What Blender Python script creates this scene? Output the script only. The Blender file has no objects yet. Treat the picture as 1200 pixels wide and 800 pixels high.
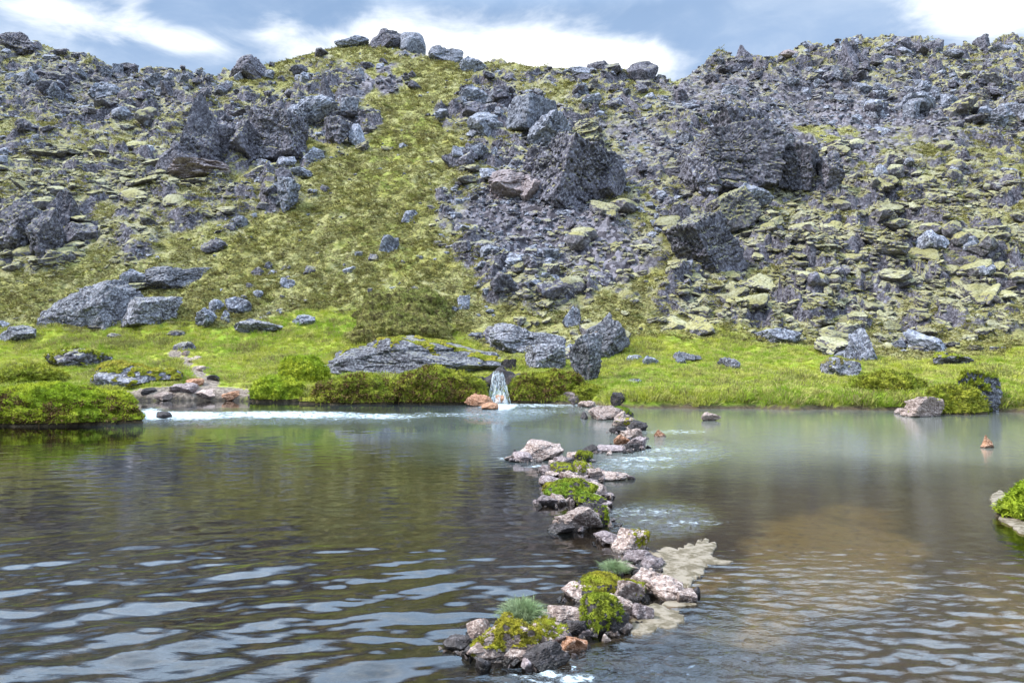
import bpy, bmesh, math, random
import numpy as np
from mathutils import Vector, Matrix, Euler

random.seed(7)
RNG = np.random.default_rng(7)
S = bpy.context.scene
COL = S.collection
rad = math.radians

# ------------------------------------------------------------------ camera
CAM_Z, FPX = 2.5, 873.0            # camera height above the water; focal length in pixels of a 1200 wide picture
cam = bpy.data.cameras.new('camera')
cam.lens = 26.19; cam.sensor_width = 36; cam.clip_start = 0.1; cam.clip_end = 3000
camo = bpy.data.objects.new('camera', cam); COL.objects.link(camo)
camo.location = (0, 0, CAM_Z); camo.rotation_euler = (rad(90), 0, 0)
S.camera = camo

# ------------------------------------------------------------------ node helpers
class NT:
    """tiny helper to write node graphs as expressions"""
    def __init__(s, tree): s.t = tree; s.n = tree.nodes; s.l = tree.links
    def node(s, typ, **kw):
        n = s.n.new(typ)
        for k, v in kw.items():
            setattr(n, k, v)
        return n
    def put(s, sock, v):
        if v is None: return
        if isinstance(v, bpy.types.NodeSocket): s.l.new(v, sock)
        else:
            if isinstance(v, (tuple, list)) and len(v) == 3 and sock.type == 'RGBA': v = (*v, 1)
            sock.default_value = v
    def nodeattr(s, nm):
        return s.node('ShaderNodeAttribute', attribute_name=nm).outputs['Fac']
    def math(s, op, a, b=None, c=None, clamp=False):
        n = s.node('ShaderNodeMath', operation=op, use_clamp=clamp)
        s.put(n.inputs[0], a); s.put(n.inputs[1], b); s.put(n.inputs[2], c)
        return n.outputs[0]
    def vmath(s, op, a, b=None):
        n = s.node('ShaderNodeVectorMath', operation=op)
        s.put(n.inputs[0], a); s.put(n.inputs[1], b)
        return n.outputs[0]
    def mix(s, f, a, b, typ='RGBA', blend='MIX'):
        n = s.node('ShaderNodeMix', data_type=typ)
        if typ == 'RGBA':
            n.blend_type = blend
            s.put(n.inputs[0], f); s.put(n.inputs[6], a); s.put(n.inputs[7], b); return n.outputs[2]
        s.put(n.inputs[0], f); s.put(n.inputs[2], a); s.put(n.inputs[3], b); return n.outputs[0]
    def noise(s, vec, scale, detail=4, rough=.55, dist=0, out=0):
        n = s.node('ShaderNodeTexNoise')
        s.put(n.inputs['Vector'], vec); s.put(n.inputs['Scale'], scale); s.put(n.inputs['Detail'], detail)
        s.put(n.inputs['Roughness'], rough); s.put(n.inputs['Distortion'], dist)
        return n.outputs[out]
    def voro(s, vec, scale, feat='F1', out='Distance', rnd=1):
        n = s.node('ShaderNodeTexVoronoi', feature=feat)
        s.put(n.inputs['Vector'], vec); s.put(n.inputs['Scale'], scale); s.put(n.inputs['Randomness'], rnd)
        return n.outputs[out]
    def ss(s, v, a, b, lo=0., hi=1.):
        n = s.node('ShaderNodeMapRange', interpolation_type='SMOOTHSTEP')
        s.put(n.inputs[0], v); s.put(n.inputs[1], a); s.put(n.inputs[2], b); s.put(n.inputs[3], lo); s.put(n.inputs[4], hi)
        return n.outputs[0]
    def xyz(s, v):
        n = s.node('ShaderNodeSeparateXYZ'); s.put(n.inputs[0], v); return n.outputs
    def comb(s, x, y, z):
        n = s.node('ShaderNodeCombineXYZ'); s.put(n.inputs[0], x); s.put(n.inputs[1], y); s.put(n.inputs[2], z); return n.outputs[0]
    def bump(s, h, strength, dist, normal=None):
        n = s.node('ShaderNodeBump'); s.put(n.inputs['Strength'], strength); s.put(n.inputs['Distance'], dist)
        s.put(n.inputs['Height'], h); s.put(n.inputs['Normal'], normal); return n.outputs[0]

# ------------------------------------------------------------------ sky, sun, exposure
SUN_EL, SUN_AZ = rad(50), rad(-104)      # azimuth from +Y (towards the hill), clockwise positive
W = bpy.data.worlds.new('World'); S.world = W; W.use_nodes = True
t = NT(W.node_tree)
for n in list(t.n): t.n.remove(n)
sky = t.node('ShaderNodeTexSky', sky_type='NISHITA', sun_disc=False)
sky.sun_elevation = SUN_EL; sky.sun_rotation = SUN_AZ; sky.altitude = 600
tc = t.node('ShaderNodeTexCoord')
d = tc.outputs['Generated']
dx, dy, dz = t.xyz(d)[0:3]
az = t.math('ARCTAN2', dx, dy)
el = t.math('ARCSINE', dz)
P = t.comb(t.math('MULTIPLY', az, 1.0), t.math('MULTIPLY', el, 2.2), 0.3)
P3 = t.vmath('MULTIPLY', d, (1, 1, 2.4))
n1 = t.noise(P3, 3.2, 7, .55, .4)
n2 = t.noise(P3, 9.0, 6, .6, .6)
n3 = t.noise(P3, 1.3, 3, .5)
w = t.math('ADD', t.math('MULTIPLY', t.math('SUBTRACT', n1, .5), 2.2), t.math('MULTIPLY', t.math('SUBTRACT', n2, .5), 1.5))
# breaks in the cloud deck: (azimuth deg, elevation deg, half widths deg, amount)
for (a0, e0, ra, re, am) in [(-9, 20.8, 8.5, 2.4, 1.2), (2.0, 21.0, 7, 2.9, 1.35), (9.5, 19.8, 5, 2.0, 1.0), (34, 20.8, 5.5, 2.1, 1.4), (44, 22.5, 8, 3., .9),
                             (-27.2, 23.0, 1.8, 2.2, 1.0), (-31, 20.4, 3.5, 1.2, .9), (-24, 20.2, 3.0, 1.0, .9), (-33.5, 24, 1.8, .9, .8), (-36, 22, 4, 1.2, .4), (-17.5, 21.6, 2.2, 1.5, .45),
                             (60, 18, 18, 6, .8), (-62, 17, 18, 6, .6), (0, 70, 40, 14, .35), (150, 25, 40, 9, .7), (-140, 30, 40, 9, .7)]:
    ex = t.math('MULTIPLY', t.math('SUBTRACT', az, rad(a0)), 1 / rad(ra))
    ey = t.math('MULTIPLY', t.math('SUBTRACT', el, rad(e0)), 1 / rad(re))
    g = t.math('EXPONENT', t.math('MULTIPLY', t.math('ADD', t.math('MULTIPLY', ex, ex), t.math('MULTIPLY', ey, ey)), -1))
    w = t.math('MULTIPLY_ADD', g, am, w)
brk = t.ss(w, .28, 1.45)
deck = t.mix(t.ss(n3, .35, .68), (.24, .375, .60), (.375, .52, .76))
deck = t.mix(t.ss(t.math('ADD', n1, t.math('MULTIPLY', n2, .5)), .62, .95), deck, (.50, .63, .83))
hi = t.ss(el, rad(23.5), rad(33)); deck = t.mix(hi, deck, t.vmath('MULTIPLY', deck, (6.1, 5.7, 5.0)))
skyc = t.mix(.12, deck, t.vmath('MULTIPLY', sky.outputs[0], (.1, .1, .1)))
skyc = t.mix(brk, skyc, (1.22, 1.25, 1.25))
bg = t.node('ShaderNodeBackground'); t.put(bg.inputs[0], skyc); bg.inputs[1].default_value = 1.0
wo = t.node('ShaderNodeOutputWorld'); t.l.new(bg.outputs[0], wo.inputs[0])

sl = bpy.data.lights.new('sun', 'SUN'); sl.energy = 4.6; sl.angle = rad(8); sl.color = (1, .95, .87)
so = bpy.data.objects.new('sun', sl); COL.objects.link(so)
sdir = Vector((math.sin(SUN_AZ) * math.cos(SUN_EL), math.cos(SUN_AZ) * math.cos(SUN_EL), math.sin(SUN_EL)))
so.rotation_euler = sdir.to_track_quat('Z', 'Y').to_euler()
S.view_settings.view_transform = 'Standard'; S.view_settings.look = 'None'
S.view_settings.exposure = 0.26; S.view_settings.gamma = 1
S.render.engine = 'CYCLES'
S.cycles.max_bounces = 6; S.cycles.diffuse_bounces = 2; S.cycles.glossy_bounces = 2
S.cycles.transparent_max_bounces = 10; S.cycles.use_denoising = True
S.cycles.caustics_reflective = False; S.cycles.caustics_refractive = False

# ------------------------------------------------------------------ numpy noise
_prm = np.random.default_rng(3).permutation(256).astype(np.int32)
_prm = np.concatenate([_prm, _prm, _prm])
_ang = np.random.default_rng(4).random(256) * 2 * np.pi
_g2 = np.stack([np.cos(_ang), np.sin(_ang)], 1)
_g3 = np.random.default_rng(5).normal(size=(256, 3)); _g3 /= np.linalg.norm(_g3, axis=1)[:, None]
def _fade(t): return t * t * t * (t * (t * 6 - 15) + 10)
def p2(x, y, s=0):
    x = np.asarray(x, float) + s * 17.3; y = np.asarray(y, float) + s * 9.1
    xi = np.floor(x).astype(np.int64); yi = np.floor(y).astype(np.int64)
    xf = x - xi; yf = y - yi; u = _fade(xf); v = _fade(yf)
    X = xi & 255; Y = yi & 255; X1 = (X + 1) & 255; Y1 = (Y + 1) & 255
    def g(a, b, fx, fy):
        h = _prm[_prm[a] + b]; return _g2[h, 0] * fx + _g2[h, 1] * fy
    a = g(X, Y, xf, yf); b = g(X1, Y, xf - 1, yf); c = g(X, Y1, xf, yf - 1); e = g(X1, Y1, xf - 1, yf - 1)
    return ((a + u * (b - a)) * (1 - v) + (c + u * (e - c)) * v) * 1.5
def fbm2(x, y, o=4, s=0, r=.5):
    v = 0; a = 1.
    for i in range(o): v = v + a * p2(x * 2**i, y * 2**i, s + i * 3); a *= r
    return v
def p3(p, s=0):
    p = p + s * 13.7
    i = np.floor(p).astype(np.int64); f = p - i; w = _fade(f); I = i & 255
    r = 0
    for dx in (0, 1):
        for dy in (0, 1):
            for dz in (0, 1):
                h = _prm[_prm[_prm[(I[:, 0] + dx) & 255] + ((I[:, 1] + dy) & 255)] + ((I[:, 2] + dz) & 255)]
                g = _g3[h]; q = f - np.array([dx, dy, dz])
                wt = (w[:, 0] if dx else 1 - w[:, 0]) * (w[:, 1] if dy else 1 - w[:, 1]) * (w[:, 2] if dz else 1 - w[:, 2])
                r = r + wt * (g * q).sum(1)
    return r * 1.6
def fbm3(p, o=4, s=0, r=.5):
    v = 0; a = 1.
    for i in range(o): v = v + a * p3(p * 2**i, s + i * 3); a *= r
    return v
_cr = np.random.default_rng(9).random((256, 3))
def worley2(x, y, s=0):
    """F1, F2 and a random value per cell"""
    x = x + s * 31.7; y = y + s * 11.9
    xi = np.floor(x).astype(np.int64); yi = np.floor(y).astype(np.int64)
    F1 = np.full(x.shape, 9.); F2 = np.full(x.shape, 9.); R = np.zeros(x.shape)
    for dx in (-1, 0, 1):
        for dy in (-1, 0, 1):
            h = _prm[_prm[(xi + dx) & 255] + ((yi + dy) & 255)]
            c = _cr[h]
            dd = np.hypot(xi + dx + c[..., 0] - x, yi + dy + c[..., 1] - y)
            m = dd < F1
            F2 = np.where(m, F1, np.minimum(F2, dd)); R = np.where(m, c[..., 2], R); F1 = np.where(m, dd, F1)
    return F1, F2, R
def worley3(p, s=0):
    p = p + s * 5.3
    i = np.floor(p).astype(np.int64)
    F1 = np.full(len(p), 9.); F2 = np.full(len(p), 9.); R = np.zeros(len(p))
    for dx in (-1, 0, 1):
        for dy in (-1, 0, 1):
            for dz in (-1, 0, 1):
                h = _prm[_prm[_prm[(i[:, 0] + dx) & 255] + ((i[:, 1] + dy) & 255)] + ((i[:, 2] + dz) & 255)]
                c = i + np.array([dx, dy, dz]) + _cr[h]
                dd = np.linalg.norm(c - p, axis=1)
                m = dd < F1
                F2 = np.where(m, F1, np.minimum(F2, dd)); R = np.where(m, _cr[h, 2], R); F1 = np.where(m, dd, F1)
    return F1, F2, R
def sst(v, a, b):
    t_ = np.clip((v - a) / (b - a), 0, 1); return t_ * t_ * (3 - 2 * t_)
def softplus(v): return np.logaddexp(0, v)

# ------------------------------------------------------------------ the lie of the land
CREST = [(-250, 40), (0, 44), (40, 56), (100, 64), (150, 80), (200, 86), (245, 94), (265, 86), (320, 70), (360, 60), (400, 52), (450, 50), (500, 62),
         (540, 70), (600, 71), (655, 79), (700, 84), (750, 92), (790, 99), (820, 86), (870, 72), (900, 72), (930, 64), (960, 58), (1000, 50),
         (1050, 54), (1100, 56), (1150, 56), (1200, 52), (1450, 60)]
SHORE = [(-250, 470), (150, 469), (290, 470), (560, 472), (690, 474), (730, 478), (900, 479), (1060, 481), (1200, 484), (1450, 486)]
_cu = np.array([(c[0] - 600) / FPX for c in CREST]); _ce = np.array([(400 - c[1] + 19 + (7 if 780 < c[0] < 900 else 0)) / FPX for c in CREST])
_su = np.array([(c[0] - 600) / FPX for c in SHORE]); _sy = np.array([CAM_Z * FPX / (c[1] - 400) for c in SHORE])

# where rock breaks through, in picture coordinates of the slope: cx, cy, rx, ry, amount
ROCKZ = [(80, 105, 150, 50, 1), (200, 120, 110, 40, .9), (30, 265, 80, 50, 1), (110, 215, 160, 75, .82), (250, 240, 70, 40, .6), (250, 165, 100, 55, .85), (300, 160, 70, 50, 1),
         (385, 125, 50, 50, .95), (330, 215, 30, 40, .8), (465, 92, 28, 22, .6), (590, 125, 65, 40, 1), (650, 195, 85, 55, 1.1), (580, 215, 55, 40, .9),
         (610, 275, 95, 60, .95), (690, 290, 110, 60, .8), (640, 335, 70, 38, .95), (640, 398, 85, 24, .7), (700, 95, 80, 25, .6), (750, 140, 90, 45, .75),
         (770, 210, 60, 60, .7), (860, 175, 80, 75, 1.1), (940, 205, 80, 40, 1), (830, 275, 65, 55, 1), (930, 100, 130, 50, .95), (1050, 95, 160, 60, 1.1),
         (1150, 110, 110, 70, 1.1), (1000, 270, 210, 100, .85), (1140, 260, 90, 90, .8), (930, 355, 190, 48, .85), (1080, 350, 160, 55, .9), (-150, 200, 150, 150, .7), (1350, 200, 150, 150, .8)]
SCREEZ = [(640, 262, 105, 52, 1), (720, 300, 60, 45, .7), (465, 92, 28, 22, 1), (425, 90, 25, 40, .7), (1010, 150, 150, 50, .7), (820, 110, 90, 35, .6), (960, 110, 110, 30, .6), (100, 105, 150, 40, .5), (760, 180, 60, 50, .6)]
BOUND = [(-250, 385), (0, 385), (200, 384), (300, 380), (390, 362), (520, 372), (570, 418), (700, 424), (740, 398), (860, 396), (960, 418), (1060, 428), (1200, 412), (1450, 400)]

def zsum(zs, px, py):
    v = np.zeros(np.shape(px))
    for cx, cy, rx, ry, a in zs:
        v = np.maximum(v, a * np.exp(-(((px - cx) / rx)**2 + ((py - cy) / ry)**2)**2 * .7))
    return v

def base_h(x, Y):
    x = np.asarray(x, float); Y = np.asarray(Y, float)
    Yp = np.maximum(Y, 3.0)
    u = x / Yp
    ys = np.interp(u, _su, _sy) + .35 * p2(x * .9, Y * 0 + 2.2, 1) + .5 * p2(x * .25, Y * 0, 2)
    q = Y - ys
    te = np.interp(u, _cu, _ce)
    ramp = 41.0
    land = .42 * (1 - np.exp(-np.maximum(q, 0) / .35)) + .1 * np.maximum(q, 0) + .62 * 2.2 * softplus((Y - ramp) / 2.2)
    yc = (28.35 - .07) / (.72 - te)       # distance of the crest along this bearing
    land = land - .84 * 1.3 * softplus((Y - yc - 1.2) / 1.3)
    land = np.maximum(land, 14.0 * sst(Y, 60, 80))
    bed = -.05 - .38 * sst(-q, 0, 3.) - .12 * sst(-q, 3, 12) + .07 * fbm2(x * .35, Y * .35, 3, 5) + .02 * p2(x * 3, Y * 3, 8)
    return np.where(q > 0, land, np.minimum(bed, -.03)), q, u, yc

def project(x, Y, z):
    return 600 + FPX * x / Y, 400 - FPX * (z - CAM_Z) / Y

def zones(x, Y, z0, q):
    Yp = np.maximum(Y, 3.0)
    px, py = project(x, Yp, z0)
    wx = 26 * fbm2(x * .16, Y * .16, 4, 11); wy = 16 * fbm2(x * .16, Y * .16, 4, 12)
    rock = zsum(ROCKZ, px + wx, py + wy)
    scree = zsum(SCREEZ, px + wx, py + wy)
    mb = np.interp(px, [b[0] for b in BOUND], [b[1] for b in BOUND])
    green = sst(py + 7 * fbm2(x * .5, Y * .3, 3, 13), mb - 9, mb + 9) * (q > 0)
    green = np.maximum(green, 0)
    # patchiness
    patch = fbm2(x * .3, Y * .3, 4, 14)
    rock = np.clip(rock + .32 * patch, 0, 1.2) * (1 - green)
    return px, py, rock, scree, green

def ground(x, Y, detail=True):
    z0, q, u, yc = base_h(x, Y)
    px, py, rock, scree, green = zones(x, Y, z0, q)
    up = sst(q, 10, 16)
    rk = sst(rock, .3, .8)
    z = z0 + up * .55 * fbm2(x * .11, Y * .11, 3, 21) * (.4 + rk)
    # the shore meadow is tussocky
    land = (q > 0)
    F1, F2, R = worley2(x * .55, Y * .4, 22)
    z = z + land * sst(q, .2, 3) * (1 - rk * up) * (.20 * np.clip(1 - F1 * 1.25, 0, 1)**.7 * (R > .35) + .12 * fbm2(x * .8, Y * .6, 3, 23))
    if detail:
        z = z + up * (1 - rk) * (.20 * fbm2(x * .8, Y * 1.5, 4, 24, .6) + .16 * np.abs(fbm2(x * 1.3, Y * 1.9, 3, 26, .6)))
        # heaps of moss capped blocks: rounded cells of three sizes
        for sc, am, sd in ((.42, .85, 31), (.85, .50, 32), (1.9, .26, 33)):
            wx = x + .25 / sc * p2(x * sc * 1.3, Y * sc * 1.3, sd); wy = Y + .25 / sc * p2(x * sc * 1.3, Y * sc * 1.3, sd + 9)
            F1, F2, R = worley2(wx * sc, wy * sc * .85, sd)
            dome = np.clip(1 - (F1 / .72)**2, 0, 1)**.55
            z = z + up * rk * (1 - .45 * sst(scree, .3, .8)) * am * (dome * (.25 + .75 * R) - .35)
        for hs_, am, sd in ((2.6, .62, 61), (1.0, .55, 62)):
            s_ = z / hs_ + 1.3 * fbm2(x * .16 / hs_ * 2, Y * .10, 3, sd)
            f_ = s_ - np.floor(s_)
            lm = sst(fbm2(x * .2, Y * .2, 2, sd + 4), -.25, .25)
            z = z + up * rk * lm * am * hs_ * (sst(f_, .0, .32) - f_) * (1 - .6 * sst(scree, .3, .8))
        z = z + up * rk * .10 * fbm2(x * 2.6, Y * 2.6, 3, 41, .6)
    return z, rock, scree, green, q, up

# the terrain sheet: rows closer together near the camera
NCOL = 1150
def rows(a, b, n): return np.linspace(a, b, n, endpoint=False)
YR = np.concatenate([rows(-6, 4, 8), rows(4, 25.5, 90), rows(25.5, 36, 95), rows(36, 44, 75), np.exp(rows(math.log(44), math.log(112), 430)), rows(112, 150, 20), np.linspace(150, 420, 9)])
UU = np.linspace(-.82, .82, NCOL)
GX = UU[None, :] * (YR[:, None] + 9); GY = np.repeat(YR[:, None], NCOL, 1)
GZ, G_rock, G_scree, G_green, G_q, G_up = ground(GX, GY)

def H(x, Y):
    """height of the finished sheet (bilinear look-up)"""
    x = np.atleast_1d(np.asarray(x, float)); Y = np.atleast_1d(np.asarray(Y, float))
    r = np.interp(Y, YR, np.arange(len(YR))); r0 = np.clip(np.floor(r).astype(int), 0, len(YR) - 2); fr = r - r0
    c = np.clip((x / (Y + 9) + .82) / 1.64 * (NCOL - 1), 0, NCOL - 1.001); c0 = np.floor(c).astype(int); fc = c - c0
    def at_(A):
        return (A[r0, c0] * (1 - fc) + A[r0, c0 + 1] * fc) * (1 - fr) + (A[r0 + 1, c0] * (1 - fc) + A[r0 + 1, c0 + 1] * fc) * fr
    return at_(GZ), at_(G_rock), at_(G_scree), at_(G_green), at_(G_q)

def hit(px, py):
    """first point of the land or water met by the line of sight through a picture point"""
    Y = np.concatenate([np.linspace(3, 34, 500), np.linspace(34, 130, 1500)])
    u = (px - 600) / FPX; v = (400 - py) / FPX
    z = np.maximum(H(u * Y, Y)[0], 0)
    k = np.argmax(z >= CAM_Z + v * Y)
    if k == 0 and z[0] < CAM_Z + v * Y[0]:
        k = int(np.argmin(CAM_Z + v * Y - z - (Y > 110) * -50))
    return Vector((u * Y[k], Y[k], z[k]))

# ------------------------------------------------------------------ mesh helpers
def mesh_np(name, verts, faces, smooth=False):
    verts = np.asarray(verts, np.float32); faces = np.asarray(faces, np.int32)
    me = bpy.data.meshes.new(name)
    k = faces.shape[1]
    me.vertices.add(len(verts)); me.vertices.foreach_set('co', verts.ravel())
    me.loops.add(faces.size); me.loops.foreach_set('vertex_index', faces.ravel())
    me.polygons.add(len(faces)); me.polygons.foreach_set('loop_start', np.arange(0, faces.size, k, dtype=np.int32))
    me.polygons.foreach_set('loop_total', np.full(len(faces), k, np.int32))
    me.polygons.foreach_set('use_smooth', np.full(len(faces), smooth, bool))
    me.update(calc_edges=True)
    return me
def grid_faces(nr, nc):
    i = np.arange(nr * nc).reshape(nr, nc)
    return np.stack([i[:-1, :-1].ravel(), i[:-1, 1:].ravel(), i[1:, 1:].ravel(), i[1:, :-1].ravel()], 1)
def link(name, me, mat=None, parent=None, **props):
    o = bpy.data.objects.new(name, me); COL.objects.link(o)
    if mat is not None:
        if me is not None and len(me.materials) == 0: me.materials.append(mat)
        elif me is not None:
            o.material_slots[0].link = 'OBJECT'; o.material_slots[0].material = mat
    if parent: o.parent = parent
    for k, v in props.items():
        if v is not None: o[k] = v
    return o
def empty(name, loc, **props):
    o = bpy.data.objects.new(name, None); COL.objects.link(o); o.location = loc; o.empty_display_size = .3
    for k, v in props.items():
        if v is not None: o[k] = v
    return o

# ------------------------------------------------------------------ materials
def new_mat(name):
    m = bpy.data.materials.new(name); m.use_nodes = True
    t = NT(m.node_tree)
    for n in list(t.n): t.n.remove(n)
    out = t.node('ShaderNodeOutputMaterial')
    return m, t, out
def principled(t, out, col, rough=.9, normal=None, spec=.25, **kw):
    b = t.node('ShaderNodeBsdfPrincipled')
    t.put(b.inputs['Base Color'], col); t.put(b.inputs['Roughness'], rough); t.put(b.inputs['Normal'], normal)
    t.put(b.inputs['Specular IOR Level'], spec)
    t.l.new(b.outputs[0], out.inputs[0]); return b

def rock_color(t, pos, dark, mid, pale, lich=.6, sc=1.):
    a = t.noise(pos, .9 * sc, 6, .6, .3); b = t.noise(pos, 5.5 * sc, 8, .68, .2); c = t.noise(pos, 22 * sc, 4, .7)
    col = t.mix(t.ss(t.math('ADD', t.math('MULTIPLY', a, .45), t.math('MULTIPLY', b, .55)), .36, .66), dark, mid)
    col = t.mix(t.math('MULTIPLY', t.ss(t.math('ADD', t.math('MULTIPLY', b, .6), t.math('MULTIPLY', c, .4)), .50, .62), lich), col, pale)
    return col, a, b, c

def moss_color(t, pos, c1, c2, c3, sc=1.):
    a = t.noise(pos, .7 * sc, 5, .6); b = t.noise(pos, 7 * sc, 5, .7)
    col = t.mix(t.ss(a, .38, .64), c1, c2)
    return t.mix(t.math('MULTIPLY', t.ss(b, .44, .64), .85), col, c3), a, b

MOSS_A, MOSS_B, MOSS_C = (.26, .235, .095), (.345, .325, .205), (.115, .10, .042)
def rock_mat(name, dark, mid, pale, moss=0., lich=.6, sc=1., mossc=(MOSS_A, MOSS_B, MOSS_C), wet=False, lo=.55, bump=.9):
    m, t, out = new_mat(name)
    g = t.node('ShaderNodeNewGeometry'); pos = g.outputs['Position']; nz = t.xyz(g.outputs['Normal'])[2]
    col, a, b, c = rock_color(t, pos, dark, mid, pale, lich, sc)
    oi = t.node('ShaderNodeObjectInfo')
    rnd = t.math('MULTIPLY_ADD', oi.outputs['Random'], .42, .70)
    h = t.math('ADD', t.math('MULTIPLY', b, .7), t.math('MULTIPLY', c, .3))
    bn = t.bump(h, bump, .07 / sc)
    rough = .82
    if moss > 0:
        mc, ma, mb = moss_color(t, pos, *mossc)
        k = t.math('ADD', nz, t.math('MULTIPLY', t.math('SUBTRACT', t.math('ADD', t.math('MULTIPLY', a, .5), t.math('MULTIPLY', b, .5)), .5), 1.3))
        k = t.math('MULTIPLY', t.ss(k, lo, lo + .16), moss)
        col = t.mix(k, col, mc)
    hs = t.node('ShaderNodeHueSaturation'); t.put(hs.inputs['Value'], rnd); t.put(hs.inputs['Color'], col); col = hs.outputs[0]
    if wet:
        z = t.xyz(pos)[2]
        wz = t.ss(t.math('ADD', z, t.math('MULTIPLY', t.math('SUBTRACT', b, .5), .05)), .015, .06)
        col = t.mix(wz, t.mix(.7, col, (.02, .016, .013)), col)
        rough = t.mix(wz, .15, .8, 'FLOAT')
    principled(t, out, col, rough, bn)
    return m

M_ROCK = rock_mat('lava rock', (.028, .025, .033), (.17, .155, .195), (.46, .46, .53), moss=.7, lo=.70, lich=.5)
M_CRAG = rock_mat('dark layered crag rock', (.022, .020, .027), (.175, .16, .20), (.46, .46, .53), moss=.9, lo=.62, lich=.5, sc=.8, bump=1.)
M_GREY = rock_mat('grey lichened rock', (.05, .05, .066), (.27, .28, .345), (.58, .60, .68), moss=.4, lo=.85, lich=.7)
M_MOSSROCK = rock_mat('moss capped rock', (.055, .048, .056), (.19, .175, .20), (.42, .41, .43), moss=.95, lo=.26)
M_PINK = rock_mat('pinkish tuff rock', (.16, .12, .125), (.38, .31, .32), (.60, .54, .56), moss=.3, lo=.85)
M_SLAB = rock_mat('pale speckled rock', (.035, .032, .040), (.22, .215, .25), (.52, .52, .56), moss=.6, lo=.86, lich=.7, sc=1.6)
M_TAN = rock_mat('tan weir stone', (.13, .088, .075), (.40, .30, .26), (.66, .56, .51), lich=.75, sc=4.5, wet=True)
M_RUST = rock_mat('orange stained stone', (.16, .065, .03), (.50, .26, .15), (.68, .48, .38), lich=.6, sc=4.5, wet=True)
M_DARKSTONE = rock_mat('dark wet stone', (.018, .015, .016), (.075, .062, .06), (.22, .19, .20), lich=.4, sc=4, wet=True)
M_LILAC = rock_mat('lilac grey stone', (.085, .062, .062), (.30, .235, .235), (.54, .46, .45), lich=.6, sc=4.5, wet=True)

# terrain
m, t, out = new_mat('hillside and river bed')
g = t.node('ShaderNodeNewGeometry'); pos = g.outputs['Position']; nx, ny, nz = t.xyz(g.outputs['Normal'])[0:3]
at = t.node('ShaderNodeAttribute', attribute_name='zone')
zr, zg, zb = t.xyz(at.outputs['Vector'])[0:3]
at2 = t.node('ShaderNodeAttribute', attribute_name='bed'); bedf = at2.outputs['Fac']
nA = t.noise(pos, .35, 5, .6); nB = t.noise(pos, 1.7, 6, .65, .3); nC = t.noise(pos, 7, 6, .7)
rc, ra, rb, rcn = rock_color(t, pos, (.026, .023, .029), (.17, .155, .185), (.42, .41, .46), .5, 1.0)
heath = t.mix(t.ss(nA, .38, .62), (.30, .275, .075), (.33, .31, .155))
heath = t.mix(t.ss(nB, .44, .60), t.mix(t.ss(nC, .4, .6), (.075, .065, .03), (.20, .20, .05)), heath)
heath = t.mix(t.math('MULTIPLY', t.ss(nC, .50, .68), .7), heath, (.43, .40, .20))
heath = t.mix(t.math('MULTIPLY', t.ss(t.noise(pos, 2.6, 6, .7), .56, .66), .75), heath, (.10, .07, .045))
capmoss, _a, _b = moss_color(t, pos, (.26, .235, .10), (.35, .33, .215), (.10, .085, .04))
scree = t.mix(t.ss(t.voro(pos, 3.6, 'F1', 'Color'), .3, .8), (.065, .058, .068), (.24, .22, .25))
mead = t.mix(t.ss(nA, .40, .60), (.21, .29, .03), (.37, .38, .06))
mead = t.mix(t.math('MULTIPLY', t.ss(nB, .5, .66), .6), mead, (.34, .33, .06))
mead = t.mix(t.math('MULTIPLY', t.ss(nC, .5, .7), .5), mead, (.08, .15, .012))
up = t.ss(t.math('ADD', nz, t.math('MULTIPLY', t.math('SUBTRACT', t.math('ADD', nB, nC), 1.0), .75)), .54, .70)
rockm = t.ss(t.math('ADD', zr, t.math('MULTIPLY', t.math('SUBTRACT', nB, .5), .7)), .32, .55)
col = t.mix(rockm, heath, t.mix(up, rc, capmoss))
sm = t.math('MULTIPLY', t.ss(t.math('ADD', zb, t.math('MULTIPLY', t.math('SUBTRACT', nB, .5), .9)), .35, .7), rockm)
col = t.mix(sm, col, scree)
mud_ = t.nodeattr('mud')
col = t.mix(zg, col, mead)
col = t.mix(t.ss(t.math('ADD', mud_, t.math('MULTIPLY', t.math('SUBTRACT', nC, .5), 1.2)), .4, .6), col, t.mix(t.ss(nC, .4, .62), (.13, .10, .085), (.33, .27, .22)))
# river bed: brown silt, ochre algae, pebbles
bpx = t.voro(pos, 11, 'F1', 'Color'); bn_ = t.noise(pos, .55, 5, .6, .3)
och = t.nodeattr('ochre')
bed = t.mix(t.math('MULTIPLY', t.ss(t.math('ADD', och, t.math('MULTIPLY', t.math('SUBTRACT', bn_, .5), 1.6)), .35, .8), t.ss(och, .02, .3)), t.mix(t.ss(t.xyz(pos)[0], 0, 3), (.015, .013, .013), (.10, .072, .042)), (.36, .26, .10))
bed = t.mix(t.math('MULTIPLY', t.ss(t.noise(pos, 6, 6, .7), .5, .66), .7), bed, (.16, .13, .075))
bed = t.mix(t.math('MULTIPLY', t.ss(t.voro(pos, 9), .1, .35), .6), t.mix(.5, bed, (.14, .12, .10)), bed)
col = t.mix(bedf, col, bed)
hh = t.math('ADD', t.math('MULTIPLY', nC, .6), t.math('MULTIPLY', t.noise(pos, 22, 4, .7), .4))
hh = t.math('ADD', hh, t.math('MULTIPLY', t.voro(pos, 4.2), t.math('MULTIPLY', rockm, -.5)))
principled(t, out, col, .93, t.bump(hh, 1., .14), .1)
M_TERRAIN = m

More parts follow.
